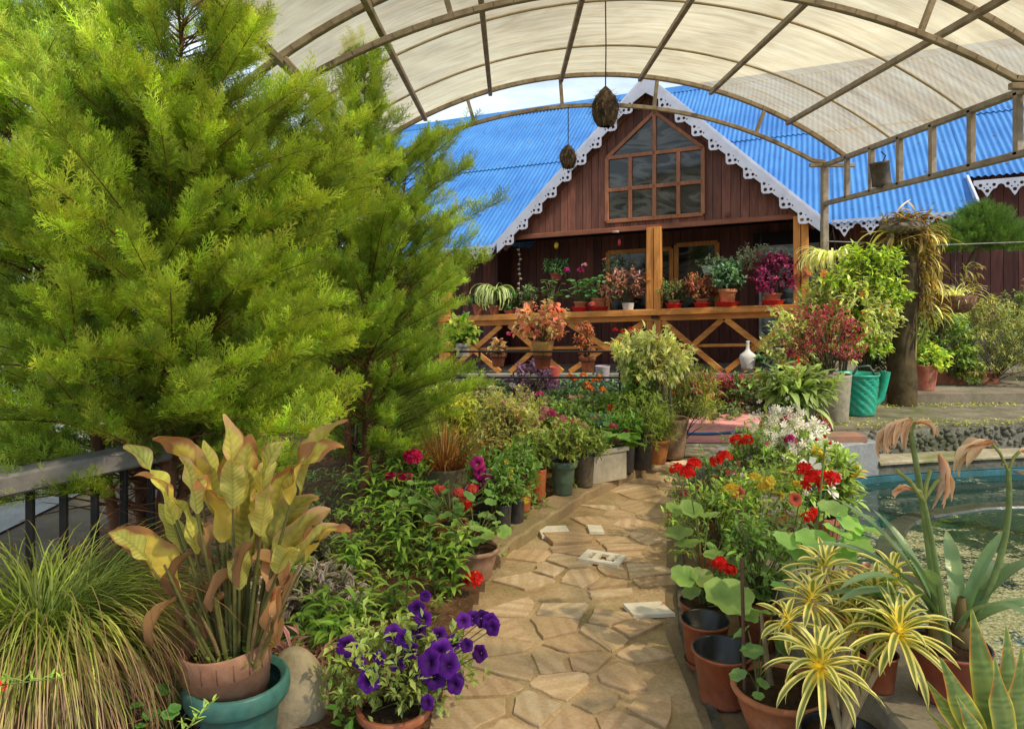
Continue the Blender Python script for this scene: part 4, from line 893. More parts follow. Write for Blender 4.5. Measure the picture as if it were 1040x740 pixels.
# rock, small pot, twigs
o = MB().ext(blob((0, 0, 0), .13, 3, .22, (.50, .42, .28), (.9, .8, 1.25), 4)).build('boulder', STONE, loc=(at(297, 2.66), 2.68, .1)); tag(o, 'pale weathered boulder beside the teal pot', 'rock')
pt = T('potted_cutting', 'terracotta pot with a black liner holding a brown stub and small ivy-like leaves', 'potted plant', (at(168, 2.3), 2.33, 0))
pot(pt, .105, .22, TERRA, 'nursery', liner=True, soil=.8)
b = MB(); b.ext(tube([(-.03, .05, .16), (-.035, .06, .3), (-.045, .07, .43)], [.014, .013, .011], 8, (.26, .12, .06))); b.build('stub', BARK, pt)
round_leaves(pt, (0, 0, .17), [(rs.uniform(-.17, .12), rs.uniform(-.1, .1), rs.uniform(.2, .38)) for _ in range(16)], rs.uniform(.016, .03, 16), (.08, .19, .05))
n = 90; b = MB(); b.ext(blades(np.c_[rs.uniform(-.2, .02, (n, 1)), rs.uniform(-.12, .1, (n, 1)), rs.uniform(.12, .3, (n, 1))], rs.uniform(0, 6.28, n), rs.uniform(-1.2, .9, n), .13, .006, rs.uniform(-1.5, 1.5, n), P_grass, 5, 2, 0, cgrad((.2, .11, .06), (.3, .19, .1), var=.3))); b.build('dry_twigs', DRY, pt)
for k, (p0, p1, lab, fl) in enumerate((((-40, 700, 1.6), (62, 688, 1.7), 'thin light green twig with a red flower poking in at the left edge', True), ((170, 760, 1.7), (216, 712, 1.8), 'short leafy green twig in front of the teal pot', False))):
    a, c = A(*W(*p0)), A(*W(*p1)); t = T('leafy_twig', lab, 'twig', (a[0], a[1], 0)); q = c - A(a[0], a[1], 0); p = A(0, 0, a[2])
    s0 = A(0, 0, 0) ; leafy_stems(t, [p], [q], 26, .035, .006, cgrad(LGRN, YGRN), .6, .2, sr=.002)
    b = MB(); b.ext(tube([(0, 0, 0), p], .003, 5, (.13, .17, .05))); b.build('main_stem', STEM, t)
    if fl: head(t, A(*W(-2, 697, 1.62)) - A(a[0], a[1], 0), .015, RED, 10)
# ---- soil-bed plants left of the path: [px, y, height, radius]
def lily(px, y, h, sp, lab, k=4, col=cgrad((.09, .19, .035), (.24, .36, .06)), L_=.15, Wd=.026):
    x = at(px, y); t = T('leafy_lily', lab, 'lily plant', (x, y, .03)); B = [(rs.uniform(-sp, sp), rs.uniform(-sp, sp), 0) for _ in range(k)]
    leafy_stems(t, B, [(p[0] * 1.5 + rs.uniform(-.05, .05), p[1] * 1.4, h * rs.uniform(.7, 1.05)) for p in B], max(9, int(h / .018)), L_, Wd, col, .75, 1.5); return t
lily(385, 4.3, .34, .12, 'tall leafy lily clump in front of the dark conifer'); lily(420, 4.0, .3, .1, 'arching bright lily stems beside the black nursery pot')
lily(345, 3.9, .24, .1, 'pale green lily clump at the foot of the dark conifer', 5); lily(335, 3.05, .22, .08, 'low leafy lily clump left of the purple petunias', 4)
lily(452, 3.7, .36, .07, 'slender lily stems standing above the scarlet carnation', 4, L_=.1); lily(405, 3.45, .2, .06, 'small fan-shaped lily tuft on bare mulch', 3, L_=.14, Wd=.02)
lily(312, 3.25, .2, .06, 'short lily shoots behind the boulder', 4); lily(375, 4.9, .4, .14, 'lily clump half hidden behind the pink dahlia', 6); lily(360, 3.25, .18, .07, 'small lily shoots above the mulch left of the petunia pot', 3)
lily(480, 3.95, .28, .06, 'small lily clump by the path edge', 3, L_=.09); lily(300, 3.7, .3, .08, 'dim lily shoots behind the broad-leaved plant', 4); lily(430, 4.65, .3, .1, 'low lily clump in front of the cement urn', 5, L_=.1)
def spreader(px, y, rx, ry, h, c0, c1, lab, n=120, ls=.06, leaf=LT, cat='ground plant', nm='foliage', **kw):
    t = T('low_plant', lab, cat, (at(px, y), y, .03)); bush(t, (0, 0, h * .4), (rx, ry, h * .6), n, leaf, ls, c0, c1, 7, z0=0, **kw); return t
spreader(320, 3.55, .22, .22, .2, (.10, .06, .07), (.42, .42, .36), 'silver and purple striped trailing plant on the mulch', 120, .07)
spreader(300, 2.95, .1, .1, .16, (.22, .08, .09), (.5, .32, .30), 'pinkish striped rosette plant behind the boulder', 30, .11, LN)
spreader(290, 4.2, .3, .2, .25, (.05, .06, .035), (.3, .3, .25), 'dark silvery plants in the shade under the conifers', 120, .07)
spreader(400, 5.7, .35, .3, .55, GRN, YGRN, 'green shrub in shade beside the dark conifer', 160, .05)
spreader(350, 2.6, .06, .05, .08, LGRN, None, 'tiny pale seedling at the bottom edge by the petunia pot', 6, .05, LB)
# mulch chips on the soil (nobody could count them)
n = 5200; X = rs.uniform(-2.2, 1.2, n); Y = rs.uniform(2.2, 6.2, n); k = X < xe(LEFT_EDGE, Y) - .03; X, Y = X[k], Y[k]; n = len(X); b = MB()
cc = np.array([(.30, .16, .09), (.16, .08, .045), (.38, .25, .15), (.10, .05, .03)])[rs.randint(0, 4, n)]
b.ext(inst(leaf_t(.5, 1, .1, .1), np.c_[X, Y, .04 + rs.uniform(0, .02, n)], np.c_[rs.randn(n, 2), rs.randn(n) * .25], rs.uniform(.012, .04, n), rs.uniform(-1, 1, n), cc, None, .2)); o = b.build('mulch_chips', DRY); tag(o, 'brown wood chips scattered over the soil bed', 'mulch'); o['kind'] = 'stuff'
n = 500; Y = rs.uniform(2.3, 6.4, n); X = np.where(rs.rand(n) < .6, xe(LEFT_EDGE, Y) + rs.exponential(.1, n), xe(RIGHT_EDGE, Y) - rs.exponential(.12, n) + .05); b = MB()
cc = np.array([(.12, .06, .035), (.2, .12, .05), (.3, .2, .1), (.07, .04, .03)])[rs.randint(0, 4, n)]
b.ext(inst(leaf_t(.5, 1, .1, .3), np.c_[X, Y, np.full(n, .022)], np.c_[rs.randn(n, 2), rs.randn(n) * .2], rs.uniform(.004, .015, n), rs.uniform(-1, 1, n), cc, None, .2)); o = b.build('path_litter', DRY); tag(o, 'crumbs of soil and leaf litter along the path edges', 'litter'); o['kind'] = 'stuff'
for px, py, lab in ((664, 570, 'single fallen red petal in the middle of the path'), (617, 569, 'tiny red petal above the off-white tile'), (672, 618, 'red petal fallen at the right side of the path')):
    y = EYE * F / ((py if py > 600 else py + 20) - CY); b = MB(); b.ext(inst(LF, [(0, 0, .0)], [(1, .3, .1)], [.025], None, RED)); tag(b.build('fallen_petal', PETAL, loc=(at(px, y), y, .028)), lab, 'petal')
# ---- generic potted plants
def potted(name, lab, px, y, R_, H, col, kind='classic', z=0, cat='potted plant', mat=None, soil=True, liner=None, group=None, saucer=None, nm='pot'):
    t = T(name, lab, cat, (at(px, y), y, z), rs.uniform(0, 6) * 0, group); pot(t, R_, H, col, kind, mat, soil, liner=liner, name=nm, z=.02 if saucer else 0)
    if saucer: b = MB(); b.ext(lathe([(0, 0), (R_ * .95, 0), (R_ * 1.25, .045), (R_ * 1.28, .045), (R_ * 1.2, .04), (R_ * .9, .012), (0, .012)], 28, col=saucer)); b.build('saucer', PLASTIC, t)
    return t
def loc(t, px, py, y): return A(*W(px, py, y)) - A(*t.location)
# petunias in front
t = potted('potted_petunia', 'terracotta pot of deep purple petunias spilling over the path corner', 400, 2.6, .13, .12, TERRA, 'classic')
bush(t, (.03, .06, .22), (.26, .2, .17), 210, LF, .038, (.18, .25, .06), (.30, .35, .13), 8, z0=.12, top=YGRN, topf=.3)
for px, py, y, r in ((423, 618, 2.75, 13), (430, 628, 2.72, 13), (399, 643, 2.62, 14), (410, 648, 2.6, 12), (352, 656, 2.6, 13), (375, 690, 2.5, 14), (436, 672, 2.5, 17), (448, 662, 2.55, 17), (455, 675, 2.5, 16), (442, 688, 2.5, 14), (430, 680, 2.55, 14), (462, 695, 2.48, 14), (461, 652, 2.7, 12), (487, 663, 2.65, 12), (498, 631, 2.8, 13), (490, 628, 2.82, 12), (471, 630, 2.8, 11), (480, 627, 2.82, 11), (434, 713, 2.4, 11), (404, 675, 2.6, 11), (432, 605, 2.8, 9), (426, 640, 2.7, 10), (446, 645, 2.65, 11), (418, 660, 2.6, 10), (385, 668, 2.55, 10), (474, 655, 2.6, 10), (457, 683, 2.5, 11), (365, 672, 2.55, 9), (440, 660, 2.6, 11), (465, 690, 2.5, 10), (500, 637, 2.75, 10)):
    c = loc(t, px, py, y); qv = rs.uniform(.6, 1.4); o = bloom(t, c, r * rs.uniform(.6, .85) / F * y, (.14 * qv, .018 * qv, .36 * qv), (rs.uniform(-.5, .5), -.9, rs.uniform(.1, .7)), PET, (.05, .008, .12), roll=rs.uniform(0, 6))
    s = MB(); s.ext(tube(np.array([c + A(0, .01, -.01), c * A(.6, .6, .8) + A(0, .03, -.02), A(0, .05, .12)]), .0022, 4, (.13, .17, .06))); s.build('flower_stalk', STEM, o)
def geranium(lab, px, y, R_, H, heads, leaves, z=0, pc=TERRA, kind='classic', col=RED, hr=.03, lc=(.12, .20, .05), liner=None, hs_=None, ls=.035, saucer=None, spread=None, n=26):
    t = potted('potted_geranium', lab, px, y, R_, H, pc, kind, z, 'geranium', liner=liner, saucer=saucer); sp = spread or (R_ * 1.5, hs_ or .22)
    a = rs.uniform(0, 6.28, leaves); r = rs.rand(leaves) ** .5 * sp[0]; tp = np.c_[r * np.cos(a), r * np.sin(a), H + rs.uniform(.02, sp[1], leaves)]
    round_leaves(t, (0, 0, H * .85), tp, rs.uniform(.6, 1.2, leaves) * ls, lc)
    for hd in heads:
        px_, py_ = hd[0], hd[1]; yy = hd[2] if len(hd) > 2 else y - .03; c_ = hd[3] if len(hd) > 3 else col; hh = hd[4] if len(hd) > 4 else hr
        head(t, loc(t, px_, py_, yy), hh, c_, n, stem=(rs.uniform(-.02, .02), 0, H * .9), fs_=.5)
    return t
geranium('potted geranium with coral flower heads in the bed before the petunias', 458, 4.35, .1, .16, [(446, 497, 4.4), (466, 500, 4.3), (480, 497, 4.3), (472, 506, 4.2), (487, 540, 4.0), (473, 514, 4.25, RED)], 34, col=(.85, .13, .11), hr=.032, z=.04, hs_=.28, spread=(.26, .24), lc=(.10, .19, .05))
geranium('geranium in a wide beige bowl-shaped pot with one scarlet flower over the path', 482, 3.95, .13, .17, [(481, 588, 3.7, RED, .042), (488, 541, 4.0, (.85, .13, .11), .03)], 30, z=.03, pc=(.42, .25, .17), kind='bowl', hs_=.16, spread=(.17, .2))
geranium('shaded geranium in a black nursery pot with an orange flower', 412, 4.55, .09, .14, [(408, 485, 4.9, (.8, .05, .15), .025)], 22, z=.04, pc=(.03, .03, .035), kind='nursery', hs_=.22)
t = T('dahlia_plant', 'crimson pink dahlias on bare stalks in front of the dark conifer', 'dahlia', (at(412, 5.0), 5.0, .04)); bush(t, (0, 0, .22), (.16, .14, .2), 60, LT, .07, GRN, LGRN, 7)
for px, py, r in ((419, 463, .05), (410, 485, .045), (398, 484, .035), (380, 520, .03)): head(t, loc(t, px, py, 4.9), r, (.75, .03, .16), 36, DAISY, .75, flat=.4, stem=(0, 0, .1))
# dark nursery pots and orange pots along the kerb
t = potted('potted_flowers', 'dark grey sack pot of yellow snapdragons nearest the bowl pot', 510, 4.55, .06, .2, (.05, .05, .055), 'plain', .05, mat=PLASTIC); P, _ = bush(t, (0, 0, .3), (.12, .12, .16), 80, LT, .045, (.09, .17, .05), LGRN, 7, z0=.15); scat_flowers(t, P, 5, .02, YEL)
t = potted('potted_flowers', 'dark grey sack pot with yellow flowers beside the orange pots', 524, 4.75, .06, .2, (.05, .05, .055), 'plain', .06, mat=PLASTIC); P, _ = bush(t, (0, 0, .33), (.14, .13, .18), 100, LT, .045, (.09, .17, .05), LGRN, 7, z0=.15)
for px, py in ((513, 498), (518, 503), (521, 495), (508, 492), (533, 508), (516, 510)): head(t, loc(t, px, py, 4.6), .022, YEL, 12, FLO, .7)
t = potted('potted_flowers', 'tall orange pot of pale flowers, left of the orange pair', 531, 5.0, .062, .21, (.55, .14, .05), 'plain', .07, mat=PLASTIC); bush(t, (-.02, 0, .31), (.13, .12, .15), 80, LT, .05, GRN, YGRN, 7, z0=.15); head(t, loc(t, 530, 487, 4.9), .035, MAG, 26, FLO, .5)
t = potted('potted_flowers', 'tall orange pot with a leafy top, right of the orange pair', 546, 5.25, .065, .22, (.55, .14, .05), 'plain', .07, mat=PLASTIC); bush(t, (0, 0, .33), (.12, .12, .14), 80, LT, .05, (.10, .16, .04), YGRN, 7, z0=.15)
t = potted('potted_petunia', 'magenta petunias growing tall in a dark pot behind the yellow flowers', 490, 4.85, .07, .16, (.05, .05, .05), 'plain', .05, mat=PLASTIC); bush(t, (0, 0, .3), (.11, .1, .2), 70, LF, .045, GRN, LGRN, 7)
for px, py in ((485, 470), (489, 480), (488, 487), (494, 482)): bloom(t, loc(t, px, py, 4.75), .045, (.62, .03, .30), (rs.uniform(-.4, .4), -1, .4), roll=rs.uniform(0, 6))
bloom(t, loc(t, 500, 489, 4.75), .035, VIO, (0, -1, .3)); bloom(t, loc(t, 474, 498, 4.7), .03, VIO, (.2, -1, .5))
t = potted('potted_shrub', 'leafy shrub in a round sage-green pot on the kerb', 572, 5.4, .105, .25, (.10, .17, .12), 'rolled', .07); bush(t, (.03, 0, .38), (.2, .17, .14), 150, LF, .04, (.14, .20, .05), YGRN, 8, z0=.2, top=LPK, topf=.05)
t = potted('potted_shrub', 'grey sack pot of sprawling green shoots right of the sage-green pot', 594, 5.6, .075, .24, (.18, .14, .10), 'plain', .07, mat=CEMENT); bush(t, (0, 0, .34), (.17, .14, .15), 110, LF, .038, (.11, .16, .04), YGRN, 8, z0=.2)
t = T('planter_box', 'white rectangular planter with broad green leaves on the kerb', 'planter', (at(611, 5.78), 5.78, .075), .55)
b = MB(); b.ext(box((0, 0, .12), (.36, .17, .24)));  b.ext(box((0, 0, .235), (.39, .2, .03))); b.build('planter_body', plain('aged_white_plastic', (.62, .56, .45), .6, 0, 8, .4), t, False)
b = MB(); b.ext(box((0, 0, .252), (.34, .15, .01))); b.build('soil', SOIL, t, False); round_leaves(t, (0.08, 0, .22), [(rs.uniform(-.02, .26), rs.uniform(-.1, .1), rs.uniform(.24, .38)) for _ in range(26)], rs.uniform(.03, .055, 26), (.13, .25, .04))
for px, py in ((627, 447), (637, 440), (623, 433)): head(t, (A(*W(px, py, 5.9)) - A(*t.location)) @ np.array([[math.cos(.55), -math.sin(.55), 0], [math.sin(.55), math.cos(.55), 0], [0, 0, 1]]), .03, (.85, .06, .25), 18, FLO, .5, stem=(0, 0, .2))
t = potted('potted_flowers', 'narrow dark grey pot between the white planter and the black pot', 637, 6.0, .065, .26, (.09, .085, .08), 'plain', .075, mat=PLASTIC); bush(t, (0, 0, .34), (.13, .12, .12), 70, LF, .05, GRN, LGRN, 7, z0=.2)
t = potted('potted_shrub', 'wide black sack pot under the bright green needle shrub', 652, 6.12, .095, .24, (.045, .04, .037), 'plain', .075, mat=PLASTIC); bush(t, (-.03, 0, .40), (.24, .2, .2), 230, LN, .05, (.12, .19, .03), YGRN, 8, z0=.2)
t = potted('potted_shrub', 'orange ridged pot of feathery green at the end of the kerb', 668, 6.28, .10, .21, (.62, .24, .07), 'bowl', .075); bush(t, (0, 0, .33), (.17, .15, .13), 120, LN, .05, (.13, .2, .03), YGRN, 8, z0=.2)
t = T('plastic_tub', 'green plastic tub standing behind the white planter', 'tub', (at(604, 6.5), 6.5, .04)); b = MB(); b.ext(lathe([(0, 0), (.15, 0), (.2, .36), (.215, .37), (.215, .39), (.19, .385), (.14, .02), (0, .02)], 32, col=(.05, .33, .25))); b.build('tub_body', PLASTIC, t)
b = MB(); b.ext(lathe([(0, 0.25), (.172, .25)], 20)); b.build('soil', SOIL, t)
# urn with reddish ferny plant
t = potted('potted_fern', 'broad cement pot of rusty stems and green ferny shoots', 452, 5.25, .17, .28, (.26, .23, .15), 'plain', .03, mat=CEMENT)
n = 520; a_ = rs.uniform(0, 6.28, n); b = MB(); r_ = rs.rand(n) ** .5 * .14
b.ext(blades(np.stack([r_ * np.cos(a_), r_ * np.sin(a_), .26 + 0 * a_], 1), a_, rs.uniform(.5, 1.5, n), rs.uniform(.15, .42, n), .008, rs.uniform(-.2, 1.4, n), P_grass, 6, 2, 0, cgrad((.28, .10, .045), (.22, .15, .05), var=.35))); b.build('rusty_stems', DRY, t)
B = [(rs.uniform(-.1, .1), rs.uniform(-.1, .1), .26) for _ in range(22)]; leafy_stems(t, B, [(p[0] * 3, p[1] * 3, .26 + rs.uniform(.15, .36)) for p in B], 26, .028, .006, cgrad((.16, .24, .03), (.28, .34, .06)), .6, .2, nm='ferny_shoots', sr=.003)
# big variegated shrubs of the bed
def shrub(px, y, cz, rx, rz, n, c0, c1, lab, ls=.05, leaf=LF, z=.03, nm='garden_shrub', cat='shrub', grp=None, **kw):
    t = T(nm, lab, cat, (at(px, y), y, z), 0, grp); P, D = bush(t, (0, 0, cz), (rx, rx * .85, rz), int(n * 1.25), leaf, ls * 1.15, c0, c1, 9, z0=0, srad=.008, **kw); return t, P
shrub(515, 5.75, .36, .26, .34, 380, (.18, .20, .06), (.55, .52, .24), 'variegated pale-edged shrub in the middle of the bed', .042, mix2=(.3, .1, .06), mixf=.08)
shrub(545, 6.3, .28, .22, .25, 260, (.18, .22, .05), (.48, .48, .18), 'variegated shrub behind the sage-green pot', .04)
t, P = shrub(578, 6.2, .34, .26, .25, 240, (.11, .17, .04), None, 'fuchsia bush hung with pink flowers above the kerb pots', .04); 
for px, py, c_, r in ((562, 441, RED, .05), (560, 420, PINK, .04), (570, 426, PINK, .04), (553, 417, LPK, .035), (584, 428, PINK, .035), (592, 432, LPK, .03), (572, 449, PINK, .035), (566, 432, PINK, .035), (550, 424, LPK, .03), (580, 441, LPK, .03), (545, 430, LPK, .025)): head(t, loc(t, px, py, 5.95), r, c_, 20, FLO, .5)
shrub(450, 6.5, .33, .33, .30, 420, (.24, .29, .045), None, 'yellow-green small-leaved shrub behind the ferny pot', .04, top=(.45, .42, .06), topf=.5)
shrub(415, 6.2, .32, .36, .34, 380, (.16, .22, .05), (.38, .40, .14), 'dense green shrub next to the dark conifer', .04, top=YGRN, topf=.4)
shrub(490, 6.9, .30, .34, .27, 380, (.19, .24, .05), None, 'olive shrub rising in the centre behind the variegated one', .04, top=(.35, .2, .15), topf=.25)
shrub(530, 7.0, .30, .3, .25, 300, (.17, .18, .06), (.4, .36, .2), 'greyish shrub with pinkish tips under the railing', .035, top=(.45, .2, .22), topf=.25)
shrub(620, 6.9, .30, .33, .26, 300, (.09, .15, .035), None, 'dark green shrub behind the green tub', .05, top=YGRN, topf=.4)
for px, py, c_, r in ((440, 512, (.85, .15, .15), .03), (530, 415, LPK, .035), (512, 410, (.7, .25, .35), .03), (548, 400, PINK, .03)):
    x, yy, z = W(px, py, 4.9 if py > 500 else 6.0); t = T('bedding_flower', ['rose red bloom at the foot of the cement urn pot', 'pale pink bloom above the sage-green pot shrub', 'dusky pink flower head at the back of the variegated shrub', 'bright pink flower near the railing foot'][int(px in (530,)) * 1 + int(px == 512) * 2 + int(px == 548) * 3], 'flower', (x, yy, .03)); head(t, (0, 0, z - .03), r, c_, 22, stem=(0, .02, 0))
shrub(385, 7.4, .5, .35, .42, 300, (.14, .19, .04), None, 'light green open shrub at the end of the black railing', .05, top=(.45, .5, .08), topf=.4)
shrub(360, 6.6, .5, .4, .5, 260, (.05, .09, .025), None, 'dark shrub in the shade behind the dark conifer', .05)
shrub(430, 7.3, .36, .42, .34, 300, (.10, .15, .04), None, 'mid green shrub behind the railing near the conifer', .05, top=YGRN, topf=.4)
t, P = shrub(650, 6.6, .55, .14, .32, 110, (.10, .17, .04), None, 'open leggy rose bush behind the black pot', .045, top=YGRN, topf=.4); head(t, loc(t, 620, 414, 6.4), .03, RED, 14); head(t, loc(t, 637, 440, 6.3), .035, PINK, 14)
# barrel pot with the variegated fig and its neighbour
t = potted('potted_tree', 'small variegated cream-leaved tree in a brown barrel-shaped pot at the path end', 682, 6.75, .15, .36, (.24, .14, .08), 'barrel', .02, 'small tree', CEMENT)
s = MB()
for p in ((-.06, 0), (-.1, .02), (-.02, -.02), (.02, .02)): s.ext(tube([(p[0], p[1], .3), (p[0] * 1.5 - .04, p[1], .55), (p[0] * 2 - .06, p[1] * 2, .82), (p[0] * 2.6 - .1, 0, .98)], [.018, .014, .011, .007], 6, (.35, .3, .18)))
s.build('trunk', BARK, t); bush(t, (-.19, 0, .90), (.31, .28, .24), 300, LT, .075, (.18, .23, .07), (.66, .62, .34), 8, z0=.6, scol=(.3, .26, .15), droop=.3); bush(t, (-.2, 0, .68), (.12, .12, .25), 40, LT, .06, (.16, .20, .06), (.62, .58, .30), 7, z0=.4, name='lower_leaves', stems=False)
t, P = shrub(692, 7.1, .52, .3, .32, 330, (.15, .19, .035), None, 'feathery olive-green bush beside the little cream-leaved tree', .05, LN, top=(.4, .38, .08), topf=.4)
# ---- black railing with hanging pots
rl = T('pipe_railing', 'black three-pipe railing across the back of the flower bed', 'railing', (0, 8.0, 0))
for z in (.865, .585, .32): b = MB(); b.ext(tube([(-1.9, 0, z), (1.35, 0, z)], .012, 8)); b.build('pipe', BLACKM, rl)
for x in (-1.6, -.32, 1.2): b = MB(); b.ext(tube([(x, .012, 0), (x, .012, .88)], .014, 8)); b.build('railing_post', BLACKM, rl)
def hangpot(lab, px, py, y, R_, H, col, kind='classic', ring=True, name='hanging_pot', cat='hanging pot', zt=None, nw=3, group=None):
    x, y, z = W(px, py, y); t = T(name, lab, cat, (x, y, z), 0, group); o = pot(t, R_, H, col, kind)
    b = MB()
    if zt:
        for k in range(nw): a = k / nw * 6.283 + .4; b.ext(tube([(R_ * math.cos(a), R_ * math.sin(a), H), (0, 0, H + .28), (0, 0, zt - z)], .0022, 4))
    else:
        b.ext(tube([(R_ * 1.03 * math.cos(a), R_ * 1.03 * math.sin(a), H * .72) for a in np.linspace(0, 6.283, 20)], .004, 5)); b.ext(tube([(0, -R_, H * .72), (0, -R_ - .03, H * .75), (0, -R_ - .035, .865 - z)], .004, 5))
    b.build('hanger', BLACKM, t); return t
Yp = 8.13
t = hangpot('white pot with leafy green shoots at the conifer end of the railing', 470, 362, Yp, .085, .15, (.6, .55, .5), 'plain'); bush(t, (-.02, 0, .25), (.17, .14, .18), 90, LB, .07, LGRN, None, 6, z0=.12, top=(.5, .5, .1), topf=.4)
t = hangpot('clay pot on the railing with a sparse pink-flowered cactus', 506, 372, Yp, .09, .14, TERRAD); bush(t, (0, 0, .2), (.09, .08, .1), 26, LB, .06, YGRN, LPK, 6, z0=.12); head(t, loc(t, 516, 339, 8.05), .03, PINK, 12)
t = hangpot('stacked clay and mustard pots on the railing with a large red and cream leaved plant', 551, 374, Yp, .105, .16, TERRAD, 'nursery', name='hanging_pot'); b = MB(); b.ext(lathe([(.08, .14), (.1, .15), (.125, .28), (.13, .3), (.11, .295), (.1, .27), (0, .27)], 28, col=(.55, .3, .08))); b.build('mustard_pot', CLAY, t)
bush(t, (0, 0, .50), (.27, .2, .22), 120, LB, .06, (.32, .10, .05), (.62, .38, .28), 7, z0=.28, mix2=(.35, .35, .12), mixf=.3, top=(.7, .12, .12), topf=.25)
t = hangpot('clay pot on the railing with a drooping coppery plant', 597, 377, Yp, .09, .16, TERRA); bush(t, (-.03, 0, .35), (.09, .09, .23), 60, LF, .05, (.34, .12, .06), (.5, .25, .15), 7, z0=.14)
t = potted('flower_pot', 'empty lilac-grey pot on the veranda base', 612, 9.9, .1, .2, (.42, .34, .38), 'plain', .3, 'pot'); t = potted('flower_pot', 'small red pot behind the stacked railing pots', 562, 9.9, .09, .19, (.45, .06, .04), 'plain', .3, 'pot')
t = hangpot('clay pot of scarlet geraniums behind the cream-leaved tree', 644, 372, 8.3, .1, .16, TERRA); round_leaves(t, (0, 0, .14), [(rs.uniform(-.16, .16), rs.uniform(-.1, .1), rs.uniform(.18, .4)) for _ in range(20)], [.04] * 20)
for px, py in ((625, 335), (632, 337), (640, 334), (648, 335)): head(t, loc(t, px, py, 8.2), .03, RED, 14)
# flower bed between the railing and the house
def bedplant(px, y, h, rx, c0, lab, fl=None, nf=0, fr_=.03, c1=None, ls=.06, n=110, **kw):
    t, P = shrub(px, y, h * .5, rx, h * .55, n, c0, c1, lab, ls, z=.0, nm='bed_plant', cat='bed plant', **kw)
    if fl is not None:
        k = np.argsort(-P[:, 2] + P[:, 1] * .5)[:nf * 2]; q = P[k[rs.permutation(len(k))[:nf]]]
        for p in q: head(t, p + A(0, -.03, .03), fr_, fl, 10, FLO, .8)
    return t
bedplant(540, 9.3, .58, .35, (.06, .03, .06), 'dark purple-leaved bed plant behind the railing', c1=(.1, .04, .09))
bedplant(600, 9.3, .42, .4, (.07, .13, .07), 'green bed plant with small orange flowers in front of the veranda', ORG, 8, .035); bedplant(648, 9.4, .45, .35, (.07, .14, .06), 'bed plant topped with orange marigold-like flowers left of the cream-leaved tree', ORG, 10, .035)
bedplant(495, 9.2, .45, .4, (.06, .11, .05), 'green bed plant with pale blossoms behind the railing', (.7, .6, .6), 8, .035); bedplant(455, 9.0, .5, .4, (.08, .12, .05), 'shaded bed plant with white blossoms beside the conifer', (.7, .66, .6), 7, .03); bedplant(575, 8.7, .35, .35, (.06, .12, .04), 'low dark plants at the foot of the railing', LPK, 4, .03)
bedplant(700, 9.7, .4, .3, (.07, .11, .04), 'low reddish-tipped bed plant by the veranda wall', top=(.35, .05, .08), topf=.4); bedplant(735, 9.5, .42, .33, (.16, .06, .05), 'crimson-leaved bed plant in front of the right bay', top=(.4, .05, .09), topf=.5); bedplant(772, 9.2, .5, .35, (.08, .13, .04), 'green hedge-like bed plant at the right end of the veranda', mix2=(.2, .06, .06), mixf=.15); bedplant(665, 9.0, .3, .3, (.07, .12, .04), 'low plant with red blossoms right of the railing end', RED, 3, .03)
bedplant(715, 8.9, .16, .5, (.09, .13, .04), 'low edging plants along the brick pavement', n=160, ls=.04)

for k, (px, py, y, c_, r, lab) in enumerate(((455, 520, 4.6, CORAL, .028, 'coral geranium sprig beside the cement urn pot'), (500, 560, 4.25, PINK, .022, 'small pink bloom at the kerb between bowl pot and sack pots'), (396, 505, 4.9, RED, .026, 'red bloom among the lilies under the dark conifer'), (433, 530, 4.4, ORG, .024, 'orange bloom low in the lily bed'), (525, 430, 6.1, LPK, .04, 'pale pink flower cluster over the variegated shrub'), (605, 425, 6.3, PINK, .035, 'pink bloom near the green tub'), (470, 560, 4.1, (.85, .2, .15), .022, 'coral bloom low beside the bowl pot'), (447, 545, 4.2, RED, .018, 'tiny red bloom on a thin stem in the lily bed'))):
    x, yy, z = W(px, py, y); t = T('bedding_flower', lab, 'flower', (x, yy, .03)); head(t, (0, 0, z - .03), r, c_, 22, stem=(0, .02, 0)); nl = 12
    b = MB(); b.ext(blades(np.c_[rs.uniform(-.02, .02, (nl, 2)), rs.uniform(.0, z * .7, nl)], rs.uniform(0, 6.28, nl), .7, .09, .03, 1.2, P_lance, 5, 3, .3, cgrad((.10, .2, .04), (.22, .34, .06)))); b.build('leaves', LEAF, t)

n = 900; X = rs.uniform(-1.7, .9, n); Y = rs.uniform(2.6, 6.4, n); k = (X < xe(LEFT_EDGE, Y) - .12) & (np.sin(X * 6 + 1) * np.cos(Y * 4) > -.35); X, Y = X[k], Y[k]; m = len(X); per = 9
P = np.repeat(np.c_[X, Y, np.full(m, .05)], per, 0) + np.c_[rs.randn(m * per, 2) * .02, rs.uniform(0, .07, m * per)]
cc = np.repeat(np.array([(.09, .17, .035), (.15, .24, .05), (.10, .13, .06), (.22, .28, .07)])[rs.randint(0, 4, m)], per, 0); b = MB(); b.ext(inst(LT, P, rdir(m * per, .1, .9), rs.uniform(.03, .065, m * per), None, cc, None, .2))
o = b.build('ground_cover', LEAF); tag(o, 'low leafy seedlings and weeds covering the soil of the bed', 'ground cover'); o['kind'] = 'stuff'
